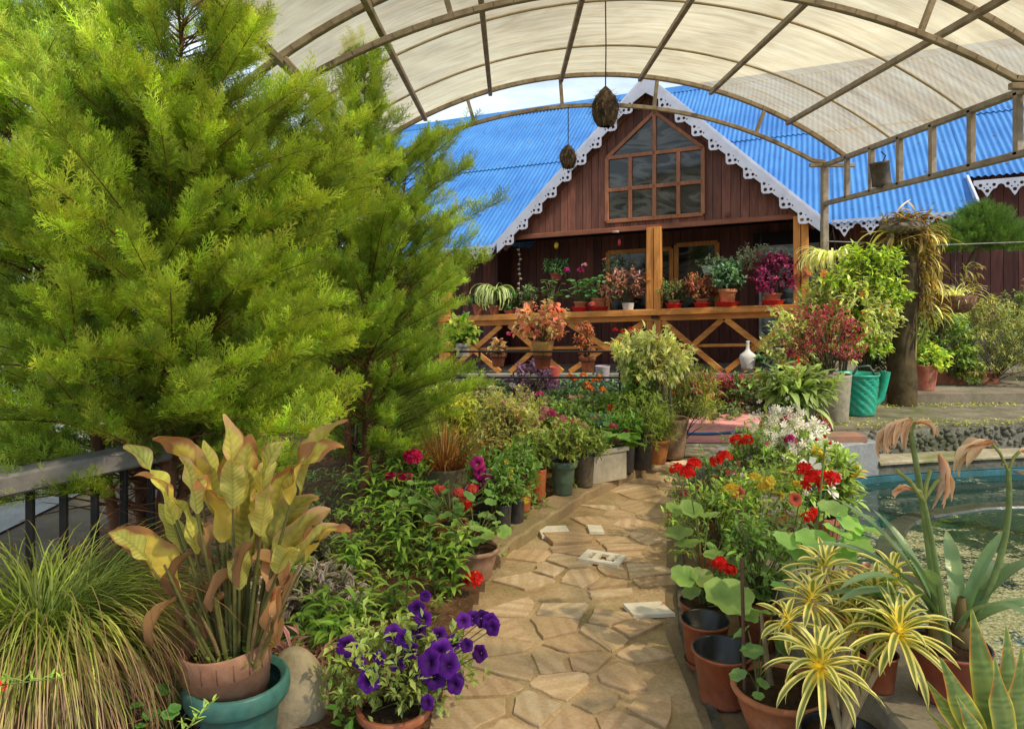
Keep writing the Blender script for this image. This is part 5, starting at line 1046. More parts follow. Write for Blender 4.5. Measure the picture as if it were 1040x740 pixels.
# ------------------------------------------------------------------ right side of the path
for px, py, y, rot, lab in ((734, 0, 2.83, .3, 'nearer of the two empty terracotta nursery pots, split down its side'), (716, 0, 3.08, 1.2, 'farther of the two empty terracotta nursery pots')):
    t = T('empty_pot', lab, 'plant pot', (at(px, y), y, .01), rot, 'empty nursery pots by the path'); o = pot(t, .115 if y < 3 else .1, .2, (.40, .12, .055), 'nursery', liner=True, soil=False)
    b = MB(); b.ext(lathe([(0, .03), (.085, .03)], 20)); b.build('soil', SOIL, o)
for k in range(2):
    pass
geranium('tall red geranium with big round leaves in a terracotta pot with a black liner', 714, 3.3, .105, .19, [(688, 477, 3.35), (705, 471, 3.35), (698, 480, 3.2), (731, 572, 3.2, RED, .03), (741, 578, 3.15, RED, .026)], 4, pc=(.42, .12, .055), kind='nursery', liner=True, hs_=.3)
gt = [o for o in bpy.data.objects if o.name.startswith('potted_geranium') and not o.parent][-1]
L_ = [(731, 590, 3.05, 24), (693, 537, 3.3, 15), (703, 510, 3.3, 12), (697, 550, 3.25, 14), (692, 575, 3.2, 13), (712, 578, 3.2, 13), (745, 565, 3.25, 14), (720, 522, 3.35, 10), (760, 600, 3.2, 14), (683, 512, 3.35, 9), (727, 560, 3.3, 11), (705, 596, 3.25, 10), (748, 612, 3.15, 15), (770, 575, 3.3, 14)]
b = MB(); s = MB(); P = np.array([loc(gt, a, c, y) for a, c, y, r in L_]); S = np.array([r / F * y for a, c, y, r in L_])
b.ext(inst(DISC, P, np.c_[rs.randn(len(P)) * .4, -.9 + 0 * S, -.35 + rs.randn(len(P)) * .3], S, rs.uniform(-.3, .3, len(P)), (.13, .22, .06), (.2, .3, .08), .12)); b.build('large_leaves', LEAF, gt)
for p in P: s.ext(tube(np.array([[0, 0, .16], [p[0] * .3, p[1] * .3, p[2] * .75], p]), .0035, 5, (.2, .22, .08)))
s.build('main_stems', STEM, gt)
# bowl pot with stick
t = potted('potted_seedlings', 'wide orange terracotta bowl of dark soil with a thin cane and a few round leaves', 792, 2.62, .165, .17, (.52, .19, .08), 'bowl', .01)
b = MB(); b.ext(tube([(-.13, -.02, .1), (-.135, 0, .62)], .0065, 6, (.13, .075, .05))); b.build('cane', STEM, t)
b = MB(); b.ext(tube([(-.02, .03, .12), (-.04, .02, .25), (-.05, .05, .4)], [.016, .011, .006], 7, (.3, .24, .14))); b.build('stem', STEM, t)
round_leaves(t, (-.08, 0, .15), [loc(t, a, c, y) for a, c, y in ((753, 680, 2.5), (765, 655, 2.6), (774, 690, 2.45), (770, 703, 2.45), (785, 640, 2.7), (775, 622, 2.7), (800, 655, 2.7), (760, 640, 2.65), (790, 600, 2.75))], [.03, .04, .022, .02, .05, .045, .05, .04, .05], (.10, .20, .06))
# snapdragon / geranium mass: pots along the right side
def pots_row(px, y, R_, H, col, lab, n, rx, rz, c0, c1=None, fl=(), kind='classic', ls=.04, leaf=LT, cz=None, z=.0, top=None, sc=None, **kw):
    t = potted('potted_flowers', lab, px, y, R_, H, col, kind, z); P, D = bush(t, (0, 0, cz or H + rz * .8), (rx, rx * .9, rz), n, leaf, ls, c0, c1, 8, z0=H * .8, top=top, **kw)
    for f in fl:
        px_, py_, yy, c_, r, kd = f
        if kd == 'h': head(t, loc(t, px_, py_, yy), r, c_, 26, stem=(0, 0, H))
        elif kd == 's': head(t, loc(t, px_, py_, yy), r, c_, 12, FLO, .75)
        elif kd == 'b': bloom(t, loc(t, px_, py_, yy), r, c_, (rs.uniform(-.3, .3), -1, .4))
    if sc: scat_flowers(t, P, *sc)
    return t, P
pots_row(770, 3.25, .1, .22, (.42, .12, .055), 'tall terracotta pot of green shoots right of the red geranium', 110, .17, .20, (.10, .18, .04), fl=((820, 525, 3.2, RED, .026, 'h'), (826, 520, 3.3, RED, .02, 's'), (808, 507, 3.3, CORAL, .03, 'b')), ls=.045)
pots_row(800, 3.55, .11, .22, (.42, .12, .055), 'terracotta pot of dark crimson-leaved plants behind the green shoots', 130, .18, .15, (.09, .15, .04), top=(.3, .04, .05), topf=.3, fl=((831, 485, 3.5, RED, .045, 'h'), (819, 478, 3.5, RED, .045, 'h'), (844, 486, 3.45, RED, .03, 's'), (825, 492, 3.45, RED, .035, 's')))
pots_row(728, 3.9, .12, .2, (.40, .12, .055), 'pot of green stems with a coral and yellow bloom beside the path', 190, .24, .19, (.15, .24, .05), top=YGRN, topf=.35, fl=((750, 500, 3.8, (.85, .2, .15), .032, 'b'), (744, 497, 3.8, YEL, .03, 's'), (780, 490, 3.8, YEL, .032, 's'), (775, 495, 3.8, YEL, .026, 's')), sc=(10, .012, (.6, .05, .12)), ls=.04)
pots_row(775, 4.1, .12, .2, (.40, .12, .055), 'pot of snapdragon stems with small yellow and white blossoms', 210, .26, .20, (.16, .24, .05), top=YGRN, topf=.35, fl=((790, 503, 4.0, YEL, .025, 's'), (768, 486, 4.0, YEL, .03, 's'), (809, 492, 4.0, YEL, .022, 's')), sc=(20, .018, WHT), ls=.045)
pots_row(722, 4.5, .12, .18, (.30, .09, .05), 'pot of small crimson fuchsia-like flowers at the far path edge', 160, .22, .21, (.13, .20, .05), sc=(26, .02, (.65, .04, .12)), fl=((736, 464, 4.4, RED, .045, 'h'), (727, 468, 4.35, RED, .03, 's')), ls=.035)
pots_row(758, 4.8, .13, .2, (.30, .09, .05), 'bushy scarlet geranium pot in front of the white flowers', 150, .22, .24, (.14, .21, .05), fl=((749, 447, 4.7, RED, .045, 'h'), (758, 447, 4.65, RED, .04, 'h')), ls=.045, sc=(10, .014, (.6, .05, .12)))
t, P = pots_row(790, 5.1, .13, .2, (.30, .09, .05), 'large plant covered in small white star flowers, with one magenta bloom', 260, .30, .28, (.2, .27, .07), fl=((803, 447, 4.85, MAG, .04, 'h'),), sc=(230, .034, (.88, .86, .78), FLO6, 'white_flowers', .03), ls=.06, top=YGRN, topf=.4)
n = 200; k = P[P[:, 2] > .38]; k = k[rs.randint(0, len(k), n)]; b = MB(); b.ext(inst(FLO6, k + rdir(n) * .05 + A(0, -.05, .08), rdir(n, 0, 1) + A(0, -.6, 0), .024, rs.uniform(0, 6, n), (.8, .75, .5), (.88, .86, .78), .06, 'z')); b.build('white_flowers', PETAL, t)['kind'] = 'stuff'
geranium('scarlet geranium standing tallest behind the white star flowers', 800, 5.35, .12, .22, [(800, 426, 5.2, RED, .055)], 20, hs_=.4, ls=.045)
t = potted('potted_flowers', 'pot of dark strap leaves with an orange leaf right of the white flowers', 835, 4.5, .12, .2, TERRAD); bush(t, (0, 0, .38), (.22, .2, .22), 130, LT, .08, (.12, .19, .04), YGRN, 7, z0=.2, mix2=(.65, .3, .03), mixf=.06); scat_flowers(t, np.array([(-.15, -.2, .5), (-.12, -.18, .42), (-.05, -.2, .36), (0, -.2, .45)]), 4, .06, (.85, .82, .75))
gb = potted('potted_geranium', 'lanky geranium with one bare stalk of unopened red buds against the cement wall', 828, 3.05, .09, .2, (.42, .12, .055), 'nursery', .0, 'geranium')
top = loc(gb, 838, 452, 3.0); s = MB(); s.ext(tube(np.array([[0, 0, .18], top * A(.6, .6, .6) + A(-.02, 0, 0), top]), [.006, .005, .004], 6, (.2, .26, .08))); s.build('bud_stalk', STEM, gb)
b = MB(); D = rdir(16, -.2, 1); b.ext(blades(np.repeat(top[None], 16, 0), rs.uniform(0, 6.28, 16), rs.uniform(-.5, 1.2, 16), .03, .009, .5, P_lance, 3, 3, .4, cgrad(LGRN, YGRN))); 
b.build('bud_cluster', LEAF, gb); b = MB()
for px, py in ((829, 446), (838, 443), (843, 450)): b.ext(blob(loc(gb, px, py, 3.0), .007, 1, .1, RED, seed=px)); 
for i, (v, f, c) in enumerate(b.c): m = MB(); m.add(v, f, c); m.build('bud', PETAL, gb)
P = np.array([loc(gb, a, c, y) for a, c, y in ((838, 510, 3.0), (850, 522, 2.95), (865, 520, 3.0), (842, 535, 2.9), (858, 545, 2.9), (872, 535, 2.95), (822, 540, 2.9), (815, 556, 2.9), (860, 508, 3.1), (800, 545, 2.9), (846, 560, 2.9))])
round_leaves(gb, (0, 0, .16), P, rs.uniform(.045, .075, len(P)), (.12, .22, .06))
# variegated dracaena
dr = T('potted_dracaena', 'cream-striped rosettes on branching pale canes in the right foreground', 'dracaena', (at(855, 2.2), 2.2, .0)); pot(dr, .12, .27, (.05, .05, .055), 'nursery', liner=True)
H_ = [(833, 672, 2.15, 1.1, 34), (913, 639, 2.2, 1.15, 38), (825, 606, 2.4, .95, 26), (838, 574, 2.55, .9, 24), (889, 601, 2.42, .9, 26), (908, 580, 2.5, .8, 20), (868, 640, 2.35, .8, 20), (800, 628, 2.35, .7, 16), (862, 600, 2.5, .8, 18)]
def draccol(t, s, N_):
    g = A(.13, .17, .04); e = A(.62, .54, .19); k = np.clip((s - .45) * 7, 0, 1)[..., None]; C = g * (1 - k) + e * k
    b_ = np.clip(.25 - t, 0, .25)[..., None] * 4; return (C * (1 - b_) + A(.68, .6, .1) * b_) * np.exp(rs.randn(N_, 1, 1, 1) * .12)
root = A(0, 0, .25); forks = [A(.03, .0, .36), A(.09, .02, .40), A(-.03, .05, .42)]; s = MB()
for i, (px, py, y, k, n) in enumerate(H_):
    c = loc(dr, px, py, y); b = MB(); i_ = np.arange(n)
    el = 1.35 - 1.75 * (i_ / n) + rs.uniform(-.12, .12, n); az = i_ * 2.4 + i
    b.ext(blades(np.repeat(c[None], n, 0) + np.c_[0 * i_, 0 * i_, -i_ / n * .035], az, el, k * rs.uniform(.14, .19, n) * np.clip(.6 + i_ / n, .6, 1), .023 * rs.uniform(.85, 1.15, n), rs.uniform(.6, 1.5, n), P_strap, 9, 7, .35, draccol, rs.uniform(-.4, .4, n)))
    b.build('leaf_rosette', GLOSSLEAF, dr); f = forks[i % 3]; s.ext(tube(smooth_line([tuple(root), tuple(f), tuple((f + c) / 2 + A(rs.uniform(-.02, .02), 0, -.02)), tuple(c)], 10), np.linspace(.012, .007, 10), 7, (.42, .33, .2)))
s.ext(tube([(-.06, 0, .25), (-.05, .01, .36), (-.07, 0, .45)], .007, 6, (.42, .33, .2))); s.build('canes', STEM, dr)
# pots on the near wall
t = potted('potted_bromeliad', 'small terracotta pot with a dark red crinkled rosette behind the striped dracaena', 868, 2.72, .1, .15, (.42, .12, .055), 'nursery', .315); n = 70
b = MB(); b.ext(blades(np.c_[rs.uniform(-.04, .04, (n, 2)), np.full(n, .13)], rs.uniform(0, 6.28, n), rs.uniform(.2, 1.5, n), rs.uniform(.07, .15, n), .05, 1.2, P_wide, 6, 5, .5, cgrad((.15, .06, .05), (.26, .10, .07), var=.3), 0, .4)); b.build('leaves', GLOSSLEAF, t)
t = potted('potted_cutting', 'little terracotta pot with rounded green pads between the dracaena and the lily pot', 892, 2.35, .06, .12, (.45, .13, .06), 'nursery', .315); bush(t, (.04, .04, .2), (.07, .06, .09), 22, LB, .05, (.10, .2, .03), None, 5, z0=.1)
am = potted('potted_amaryllis', 'tall strap-leaved plant with withered trumpet flowers in a red-brown pot on the wall', 964, 2.3, .118, .17, (.36, .10, .06), 'nursery', .318, liner=True)
for bx_ in ((-.03, .0), (.05, .02), (.0, .05)): b = MB(); b.ext(lathe([(.02, .13), (.034, .16), (.03, .2), (.016, .26), (.01, .3)], 12, c=(bx_[0], bx_[1], 0), col=(.24, .17, .07))); b.build('bulb', STEM, am)
ST = [(-.03, 0, 700, 925, 440, 2.25, .012), (-.02, -.02, 0, 938, 508, 2.2, .0105), (.05, .02, 0, 1024, 478, 2.3, .0115)]
az = [3.0, 3.3, .1, -.2, 2.7, .35, 2.9, 3.5, .6, 2.2, 1.2, -1.2, 4.0, 0.2, 3.1]; el = [1.15, .95, 1.0, .75, 1.25, 1.2, .7, 1.1, .9, 1.3, 1.2, 1.2, 1.3, .5, 1.4]; m = len(az)
b = MB(); b.ext(blades([(-.02 if math.cos(a) < 0 else .04, .01, .2) for a in az], az, el, [.5, .42, .36, .34, .5, .36, .4, .5, .4, .4, .35, .3, .36, .42, .36], rs.uniform(.04, .052, m), [1.3, 1.5, .7, 1.1, .8, .5, 1.2, 1.5, 1.2, .7, .9, 1.6, 1, 1, .8], P_strap, 14, 5, .35, cgrad((.10, .17, .07), (.14, .22, .12), var=.12, tip=(.3, .25, .08), tp=1.0))); b.build('strap_leaves', GLOSSLEAF, am)
def wither(par, c, az, L_, w_, d=2.2, el=.1, nm='withered_flower', pale=False):
    b = MB(); k = 5; c0 = cgrad((.40, .20, .14), (.42, .34, .24) if pale else (.38, .24, .15), edge=(.40, .31, .22), var=.15)
    b.ext(blades(np.repeat(A(*c)[None], k, 0) + rs.uniform(-.003, .003, (k, 3)), az + np.linspace(-.35, .35, k), el + rs.uniform(-.15, .2, k), L_ * rs.uniform(.85, 1.1, k), w_, d + rs.uniform(-.3, .3, k), P_wide, 10, 5, .8, c0, rs.uniform(-.8, .8, k), .35)); return b.build(nm, DRY, par)
tops = []
for x0, y0, _, px, py, y, r in ST:
    c = loc(am, px, py, y); tops.append(c); t_ = np.linspace(0, 1, 12)[:, None]; s0 = A(x0, y0, .16); s = MB(); s.ext(tube(s0 + (c - s0) * t_ + A(.10 if px > 1000 else .03, 0, 0) * (t_ * (1 - t_)) * (2 if px > 1000 else 1) * np.array([[1]]), np.linspace(r, r * .65, 12), 10, (.20, .27, .09))); s.build('flower_scape', STEM, am)
def pedicel(a, c, r=.005): s = MB(); a, c = A(*a), A(*c); s.ext(tube(np.array([a, (a + c) / 2 + A(0, 0, .012), c]), r, 6, (.26, .3, .08))); s.build('pedicel', STEM, am)
c = tops[0]
for dx, dz in ((-.03, .03), (.0, .05), (.02, .035)): pedicel(c, c + A(dx, 0, dz))
wither(am, c + A(-.02, 0, .035), PI * .97, .15, .026, 1.7, -.3); wither(am, c + A(0, -.01, .04), PI * 1.1, .12, .022, 1.9, -.1); wither(am, c + A(.015, 0, .03), -.4, .07, .02, 2.0, .3)
c = tops[1]
for dx, dz in ((-.08, .09), (.02, .09), (.07, .08), (-.02, .03)): pedicel(c, c + A(dx, 0, dz), .006)
wither(am, c + A(.045, 0, .14), 0, .15, .026, .5, -1.35); wither(am, c + A(-.03, 0, .03), 2.6, .07, .02, 1.2, .2)
c = tops[2]
pedicel(c, c + A(-.05, 0, .085)); pedicel(c, c + A(.035, 0, .06)); pedicel(c, c + A(-.02, 0, .02)); wither(am, c + A(-.045, 0, .085), PI, .16, .034, 1.15, -.05, pale=True); wither(am, c + A(.04, 0, .06), .1, .17, .034, 1.3, -.1, pale=True)
# snake plant
sp = T('snake_plant', 'yellow-edged snake plant leaves standing in the bottom right corner', 'snake plant', (1.27, 1.83, .318)); pot(sp, .13, .14, TERRA, 'classic')
def sanscol(t, s, N_):
    g = A(.075, .13, .045); band = (.5 + .5 * np.sin(t * 75 + 3 * np.sin(t * 31) + s * 2))[..., None]; C = g * (1 - band * .55) + A(.22, .27, .10) * band * .55
    k = np.clip((s - .78) * 9, 0, 1)[..., None]; e = A(.55, .45, .07) * np.ones_like(C); r = np.clip(np.sin(t * 9 + N_) * 2 - .6, 0, 1)[..., None]; e = e * (1 - r) + A(.5, .17, .04) * r; return C * (1 - k) + e * k
LVS = [(985, 616, 1.8, .05), (957, 668, 1.75, .052), (1024, 636, 1.85, .05), (940, 690, 1.8, .04), (1012, 668, 1.7, .045), (1035, 655, 1.75, .05), (972, 705, 1.7, .035), (995, 690, 1.9, .04), (1045, 690, 1.8, .05), (940, 720, 1.7, .03)]
P = []; az = []; el = []; LL = []; WW = []
for px, py, y, w_ in LVS: tp = loc(sp, px, py, y); b0 = tp * A(.35, .35, 0) + A(0, 0, .1); d = tp - b0; P.append(b0); az.append(math.atan2(d[1], d[0])); el.append(math.atan2(d[2], math.hypot(d[0], d[1]))); LL.append(np.linalg.norm(d)); WW.append(w_ * 1.15)
m = len(P); P_sw = lambda t: np.clip((1 - t) * 2.6, 0, 1) ** .6 * (.6 + .5 * np.sin(PI * np.clip(t + .1, 0, 1)))
b = MB()
for i in range(m):
    px, py, y, w_ = LVS[i]; tp = loc(sp, px, py, y); L1 = tp[2] - P[i][2]; ch = blades([(0, 0, 0)], rs.uniform(-2.0, -1.1), PI / 2, L1, w_ * 1.25, rs.uniform(-.06, .06), P_sw, 40, 11, .25, sanscol, rs.uniform(-.5, .5), .12)
    V, Fc, C = ch[0]; u = V[:, 2] / L1; V = V + P[i]; V[:, 0] += (tp[0] - P[i][0]) * u; V[:, 1] += (tp[1] - P[i][1]) * u; b.add(V, Fc, C)
b.build('leaves', GLOSSLEAF, sp)
# ---- things on the curved cement wall and terrace
t = potted('potted_palm', 'squat grey pot of leathery green fronds at the end of the cement wall', 808, 5.85, .16, .26, (.17, .15, .12), 'plain', .385, mat=CEMENT)
n = 120; b = MB(); b.ext(blades(np.c_[rs.uniform(-.08, .08, (n, 2)), rs.uniform(.24, .38, n)], rs.uniform(0, 6.28, n), rs.uniform(0, 1.3, n), rs.uniform(.2, .4, n), .06, rs.uniform(.8, 1.8, n), P_lance, 6, 3, .3, cgrad((.10, .16, .05), (.2, .25, .09), var=.25))); b.build('fronds', LEAF, t); bush(t, (0, 0, .4), (.3, .26, .16), 90, LT, .09, (.11, .16, .05), YGRN, 6, z0=.25, stems=False)
b = MB(); b.ext(blades([(.02, 0, .35), (-.28, 0, .45)], [1, 2.6], [1.5, 1.0], [.3, .1], [.03, .02], .1, P_strap, 6, 3, .3, lambda t_, s_, N_: np.ones(t_.shape + (3,)) * A(.45, .02, .02) if True else 0)); b.build('red_leaf', LEAF, t)
t = T('flower_ball', 'round dark red ball with twigs on the cement wall between two pots', 'ball', (at(831, 5.85), 5.85, .385)); b = MB(); b.ext(blob((0, 0, .09), .095, 3, .07, (.20, .03, .035), (1, 1, .85), 3)); b.build('ball', FIBRE, t)
b = MB(); n = 40; b.ext(blades(np.c_[rs.uniform(-.05, .05, (n, 2)), np.full(n, .14)], rs.uniform(0, 6.28, n), rs.uniform(.1, 1.4, n), rs.uniform(.05, .2, n), .006, rs.uniform(0, 3, n), P_grass, 5, 2, 0, cgrad((.4, .26, .15), (.5, .35, .22)))); b.build('twigs', DRY, t)
o = MB().ext(box((0, 0, .022), (.44, .2, .045), .06)).build('brick_slab', plain('old_brick', (.36, .17, .11), .9, 0, 9, .5, .5, 30, .2, (.2, .15, .1)), smooth=False, loc=(at(848, 5.72), 5.75, .387)); tag(o, 'weathered red brick slab on the rim of the cement wall', 'brick')
t = potted('potted_shrub', 'tall tapering beige pot of a shrub with tiny crimson leaves', 846, 6.3, .15, .40, (.36, .31, .22), 'plain', .433, mat=CEMENT); bush(t, (-.06, 0, .72), (.30, .26, .27), 340, LF, .032, (.17, .02, .035), (.28, .045, .07), 9, z0=.4, mix2=(.12, .14, .04), mixf=.2, srad=.006)
t = T('potted_tree', 'pale green variegated shrub arching over the green basket', 'small tree', (at(852, 7.0), 7.0, .43)); pot(t, .16, .3, TERRAD); s = MB()
for q in ((.1, 0), (-.1, .05), (0, -.05), (.2, .1), (-.25, 0)): s.ext(tube(np.array([[q[0] * .3, q[1] * .3, .25], [q[0] * .8, q[1], .7], [q[0] * 1.6, q[1] * 1.5, 1.1]]), [.014, .011, .006], 6, (.22, .19, .1)))
s.build('trunk', BARK, t); bush(t, (.0, 0, .86), (.50, .42, .42), 560, LT, .065, (.14, .20, .05), (.50, .50, .22), 8, z0=.45, srad=.006, top=(.42, .45, .10), topf=.35, mix2=(.4, .12, .08), mixf=.04); bush(t, (-.42, -.1, .62), (.32, .3, .33), 200, LT, .065, (.16, .22, .06), (.55, .54, .24), 8, z0=.3, srad=.006, name='side_foliage'); scat_flowers(t, rdir(20) * A(.4, .3, .35) + A(-.05, -.1, 1.0), 16, .03, (.75, .2, .05))
t = T('potted_tree', 'flat-layered bright green maple-like tree beside the mossy post', 'small tree', (at(876, 7.05), 7.05, .43)); pot(t, .14, .26, TERRAD, 'plain'); s = MB(); s.ext(tube([(0, 0, .2), (.02, 0, .7), (.0, 0, 1.3), (-.1, 0, 1.5)], [.016, .013, .009, .004], 6, (.2, .16, .09))); s.build('trunk', BARK, t)
for k, (dx, dz, r) in enumerate(((.05, 1.40, .30), (-.08, 1.22, .34), (.14, 1.05, .22), (-.2, .82, .3), (-.1, .6, .26))): bush(t, (dx, -.1, dz), (r, r * .8, .11), 110, LF, .07, (.15, .23, .03), None, 7, z0=.3, top=(.34, .40, .05), topf=.4, stems=k < 2, name='leaf_tier')
# green basket
gk = T('green_basket', 'bright green woven plastic watering basket with a spout standing on the wall corner', 'basket', (at(871, 6.62), 6.62, .435)); b = MB(); ch = lathe([(0, 0), (.135, 0), (.14, .01)] + [(.14 + .032 * z / .36 + (.004 if i % 2 else 0), z) for i, z in enumerate(np.linspace(.02, .34, 26))] + [(.182, .35), (.184, .365), (.172, .36), (.135, .03), (0, .03)], 64, col=(.012, .36, .23))
V, Fc, C = ch[0]; an = np.arctan2(V[:, 1], V[:, 0]); wv = 1 + .025 * np.sign(np.sin(an * 12 + V[:, 2] * 90)) * (V[:, 2] > .02) * (V[:, 2] < .34); V = V * np.c_[wv, wv, np.ones(len(V))]; b.add(V, Fc, C); b.build('basket_body', PLASTIC, gk)
b = MB(); b.ext(tube([(.14, 0, .08), (.21, 0, .14), (.235, 0, .26), (.25, 0, .38)], [.03, .03, .034, .045], 10, (.012, .36, .23))); b.build('spout', PLASTIC, gk); b = MB(); b.ext(tube([(-.05, 0, .34), (.0, 0, .42), (.1, 0, .43), (.19, 0, .3)], .012, 8, (.03, .05, .04))); b.build('handle', PLASTIC, gk)
# mossy post with dried orchid
mp = T('fern_post', 'thick mossy tree-fern post topped with a tangle of dried leaves', 'tree post', (at(911, 7.15), 7.15, .43)); b = MB(); k = 14; zz = np.linspace(0, 1.78, k)
ch = tube([(.03 - .0 * z + .05 * z, 0, z) for z in zz], .135 + .02 * np.sin(zz * 7) + .04 * np.exp(-zz * 6), 18, (.10, .085, .035)); V, Fc, C = ch[0]; V = (V - A(.04, 0, 0)) * A(.8, .8, 1) + A(.04, 0, 0) + rs.uniform(-.014, .014, V.shape); b.add(V, Fc, C * rs.uniform(.6, 1.5, (len(C), 1))); b.build('trunk', plain('mossy_bark', (.12, .085, .04), .95, 0, 8, .6, 1, 22, .1, (.035, .03, .018)), mp)
b = MB(); b.ext(tube([(.13, -.06, .0), (.12, -.08, .3), (.15, -.07, .7), (.13, -.08, 1.1), (.17, -.08, 1.6)], [.013, .011, .010, .009, .006], 6, (.34, .25, .10))); b.build('aerial_root', STEM, mp)
n = 330; P = np.c_[rs.uniform(-.12, .22, n), rs.uniform(-.18, .1, n), rs.uniform(1.55, 1.85, n)]; b = MB(); b.ext(blades(P, rs.uniform(-.9, 1.2, n) * rs.choice([1, 1, 2.8], n), rs.uniform(-1.0, 1.1, n), rs.uniform(.10, .30, n), rs.uniform(.014, .034, n), rs.uniform(.3, 2.2, n), P_lance, 7, 3, .3, cgrad((.14, .10, .05), (.30, .24, .10), var=.5, tip=(.4, .34, .08), tp=.75))); b.build('dried_leaves', DRY, mp)
n = 200; P = np.c_[rs.uniform(.12, .34, n), rs.uniform(-.18, .05, n), rs.uniform(.85, 1.75, n)]; b = MB(); b.ext(blades(P, rs.uniform(-1.2, 1.2, n), rs.uniform(-1.2, .4, n), rs.uniform(.12, .3, n), rs.uniform(.015, .03, n), rs.uniform(.6, 1.6, n), P_lance, 6, 3, .3, cgrad((.14, .12, .05), (.38, .32, .10), var=.5))); b.build('hanging_dead_leaves', DRY, mp)
b = MB(); b.ext(blades([(-.1, -.1, 1.65), (-.05, -.1, 1.68), (-.05, -.12, 1.62)], [3.1, 3.3, 2.7], [.3, .0, -.1], [.5, .42, .3], .05, [1.9, 1.6, 1.3], P_lance, 9, 3, .3, cgrad((.3, .3, .06), (.45, .42, .05), tip=(.7, .2, .04), tp=.95))); b.build('yellow_leaves', LEAF, mp)
b = MB(); b.ext(blob((.0, -.03, 1.72), .2, 2, .3, (.24, .20, .14), (1.2, .9, .45), 9)); b.build('root_mat', FIBRE, mp)
# terrace plants
t = potted('potted_flowers', 'rusty square-shouldered planter of bright leaves on the upper ledge beside the post', 934, 7.5, .17, .26, (.38, .10, .05), 'plain', .53); bush(t, (.03, 0, .32), (.24, .2, .13), 100, LB, .06, (.17, .28, .04), None, 7, z0=.2, top=(.45, .45, .08), topf=.4)
t = T('planter_box', 'low rusty red rectangular planter box on the upper terrace', 'planter', (at(975, 7.9), 7.95, .53)); b = MB(); b.ext(box((0, 0, .06), (.8, .18, .12))); b.ext(box((0, 0, .125), (.84, .22, .02))); b.build('planter_body', plain('rusty_clay', (.34, .12, .06), .9), t, False); bush(t, (0, 0, .16), (.4, .1, .08), 40, LF, .05, GRN, None, 6, z0=.1, stems=False)
hb = T('hanging_basket', 'brown fibre hanging basket of striped spider-plant leaves', 'hanging basket', W(970, 318, 7.2)); b = MB(); b.ext(lathe([(.0, 0), (.1, .01), (.165, .08), (.19, .17), (.18, .175), (.15, .1), (0, .08)], 26, col=(.24, .13, .075), wob=.03)); b.build('basket_shell', FIBRE, hb)
n = 90; b = MB(); b.ext(blades(np.c_[rs.uniform(-.08, .08, (n, 2)), np.full(n, .15)], rs.uniform(0, 6.28, n), rs.uniform(.3, 1.3, n), rs.uniform(.18, .32, n), .014, rs.uniform(1, 2.2, n), P_grass, 7, 3, .3, cgrad((.35, .42, .12), (.55, .55, .25), edge=(.62, .6, .32)))); b.build('leaves', LEAF, hb)
b = MB(); 
for k in range(3): a = k * 2.1; b.ext(tube([(.18 * math.cos(a), .18 * math.sin(a), .17), (0, 0, .5)], .003, 4))
b.ext(tube([(0, 0, .5), (0, 0, .62)], .004, 4)); b.build('hanger', BLACKM, hb)
n = 50; b = MB(); b.ext(blades(np.c_[rs.uniform(.05, .2, (n, 1)), rs.uniform(-.05, .05, (n, 1)), rs.uniform(.2, .5, (n, 1))], rs.uniform(-1.5, 1.5, n), rs.uniform(-1, 1, n), .12, .02, 1, P_lance, 5, 3, .3, cgrad(OLV, (.3, .2, .08)))); b.build('side_shoots', LEAF, hb)
t = hangpot('blue pot hung on the canopy post and overflowing with donkey-tail strands', 846, 276, 7.35, .1, .14, (.02, .17, .27), 'plain', name='hanging_pot', zt=2.75); n = 260; a_ = rs.uniform(0, 6.28, n); r_ = rs.uniform(.04, .12, n); b = MB()
b.ext(blades(np.c_[r_ * np.cos(a_), r_ * np.sin(a_), np.full(n, .14)], a_, rs.uniform(.3, 1.2, n), rs.uniform(.12, .34, n), .018, rs.uniform(2, 3, n), lambda t: .6 + .4 * np.abs(np.sin(t * 22)), 12, 3, .6, cgrad((.38, .42, .18), (.52, .52, .28), var=.2))); b.build('succulent_strands', LEAF, t)
w_ = MB(); w_.ext(tube([(3.15, 7.35, up(245, 7.35)), (4.2, 7.3, up(249, 7.3)), (8.0, 7.5, 2.12)], 0.005, 5, (.3, .28, .25))); tag(w_.build('washing_line', STEM), 'pale cable strung from the mossy post to the right', 'cable')
# green topiary conifer and shrubs at the house
tc = T('topiary_conifer', 'rounded bright green clipped conifer on a leaning trunk in front of the annex', 'conifer', (at(975, 8.0), 8.0, .53)); b = MB(); b.ext(tube([(-.35, 0, 0), (-.25, 0, .6), (.05, 0, 1.15), (.2, 0, 1.5)], [.06, .05, .04, .02], 8, (.12, .07, .045))); b.build('trunk', BARK, tc)
b = MB(); P = []; D = []
for cx, cz, r in ((-.1, 1.5, .24), (.12, 1.62, .25), (.36, 1.60, .3), (.48, 1.5, .22), (.25, 1.75, .2), (-.28, 1.47, .18)):
    d = rdir(800, -.6, 1); P.append(d * r * A(1, .9, .9) * rs.uniform(.5, 1, (800, 1)) + A(cx, 0, cz)); D.append(d * .6 + A(0, 0, .8))
P = np.concatenate(P); D = np.concatenate(D); b.ext(inst(SPR[0], P, D, .1 * rs.uniform(.6, 1.2, len(P)), rs.uniform(-1.5, 1.5, len(P)), (.04, .075, .018), (.10, .17, .035), .3)); b.build('crown', CONIFER, tc)
shrub(950, 8.0, .40, .45, .45, 620, (.11, .17, .05), None, 'bushy green shrub below the hanging basket', .05, top=YGRN, topf=.35, z=.53); shrub(1010, 7.9, .42, .5, .5, 700, (.13, .16, .05), None, 'olive spiky shrub at the far right of the upper terrace', .05, LN, top=(.42, .38, .10), topf=.45, z=.53)
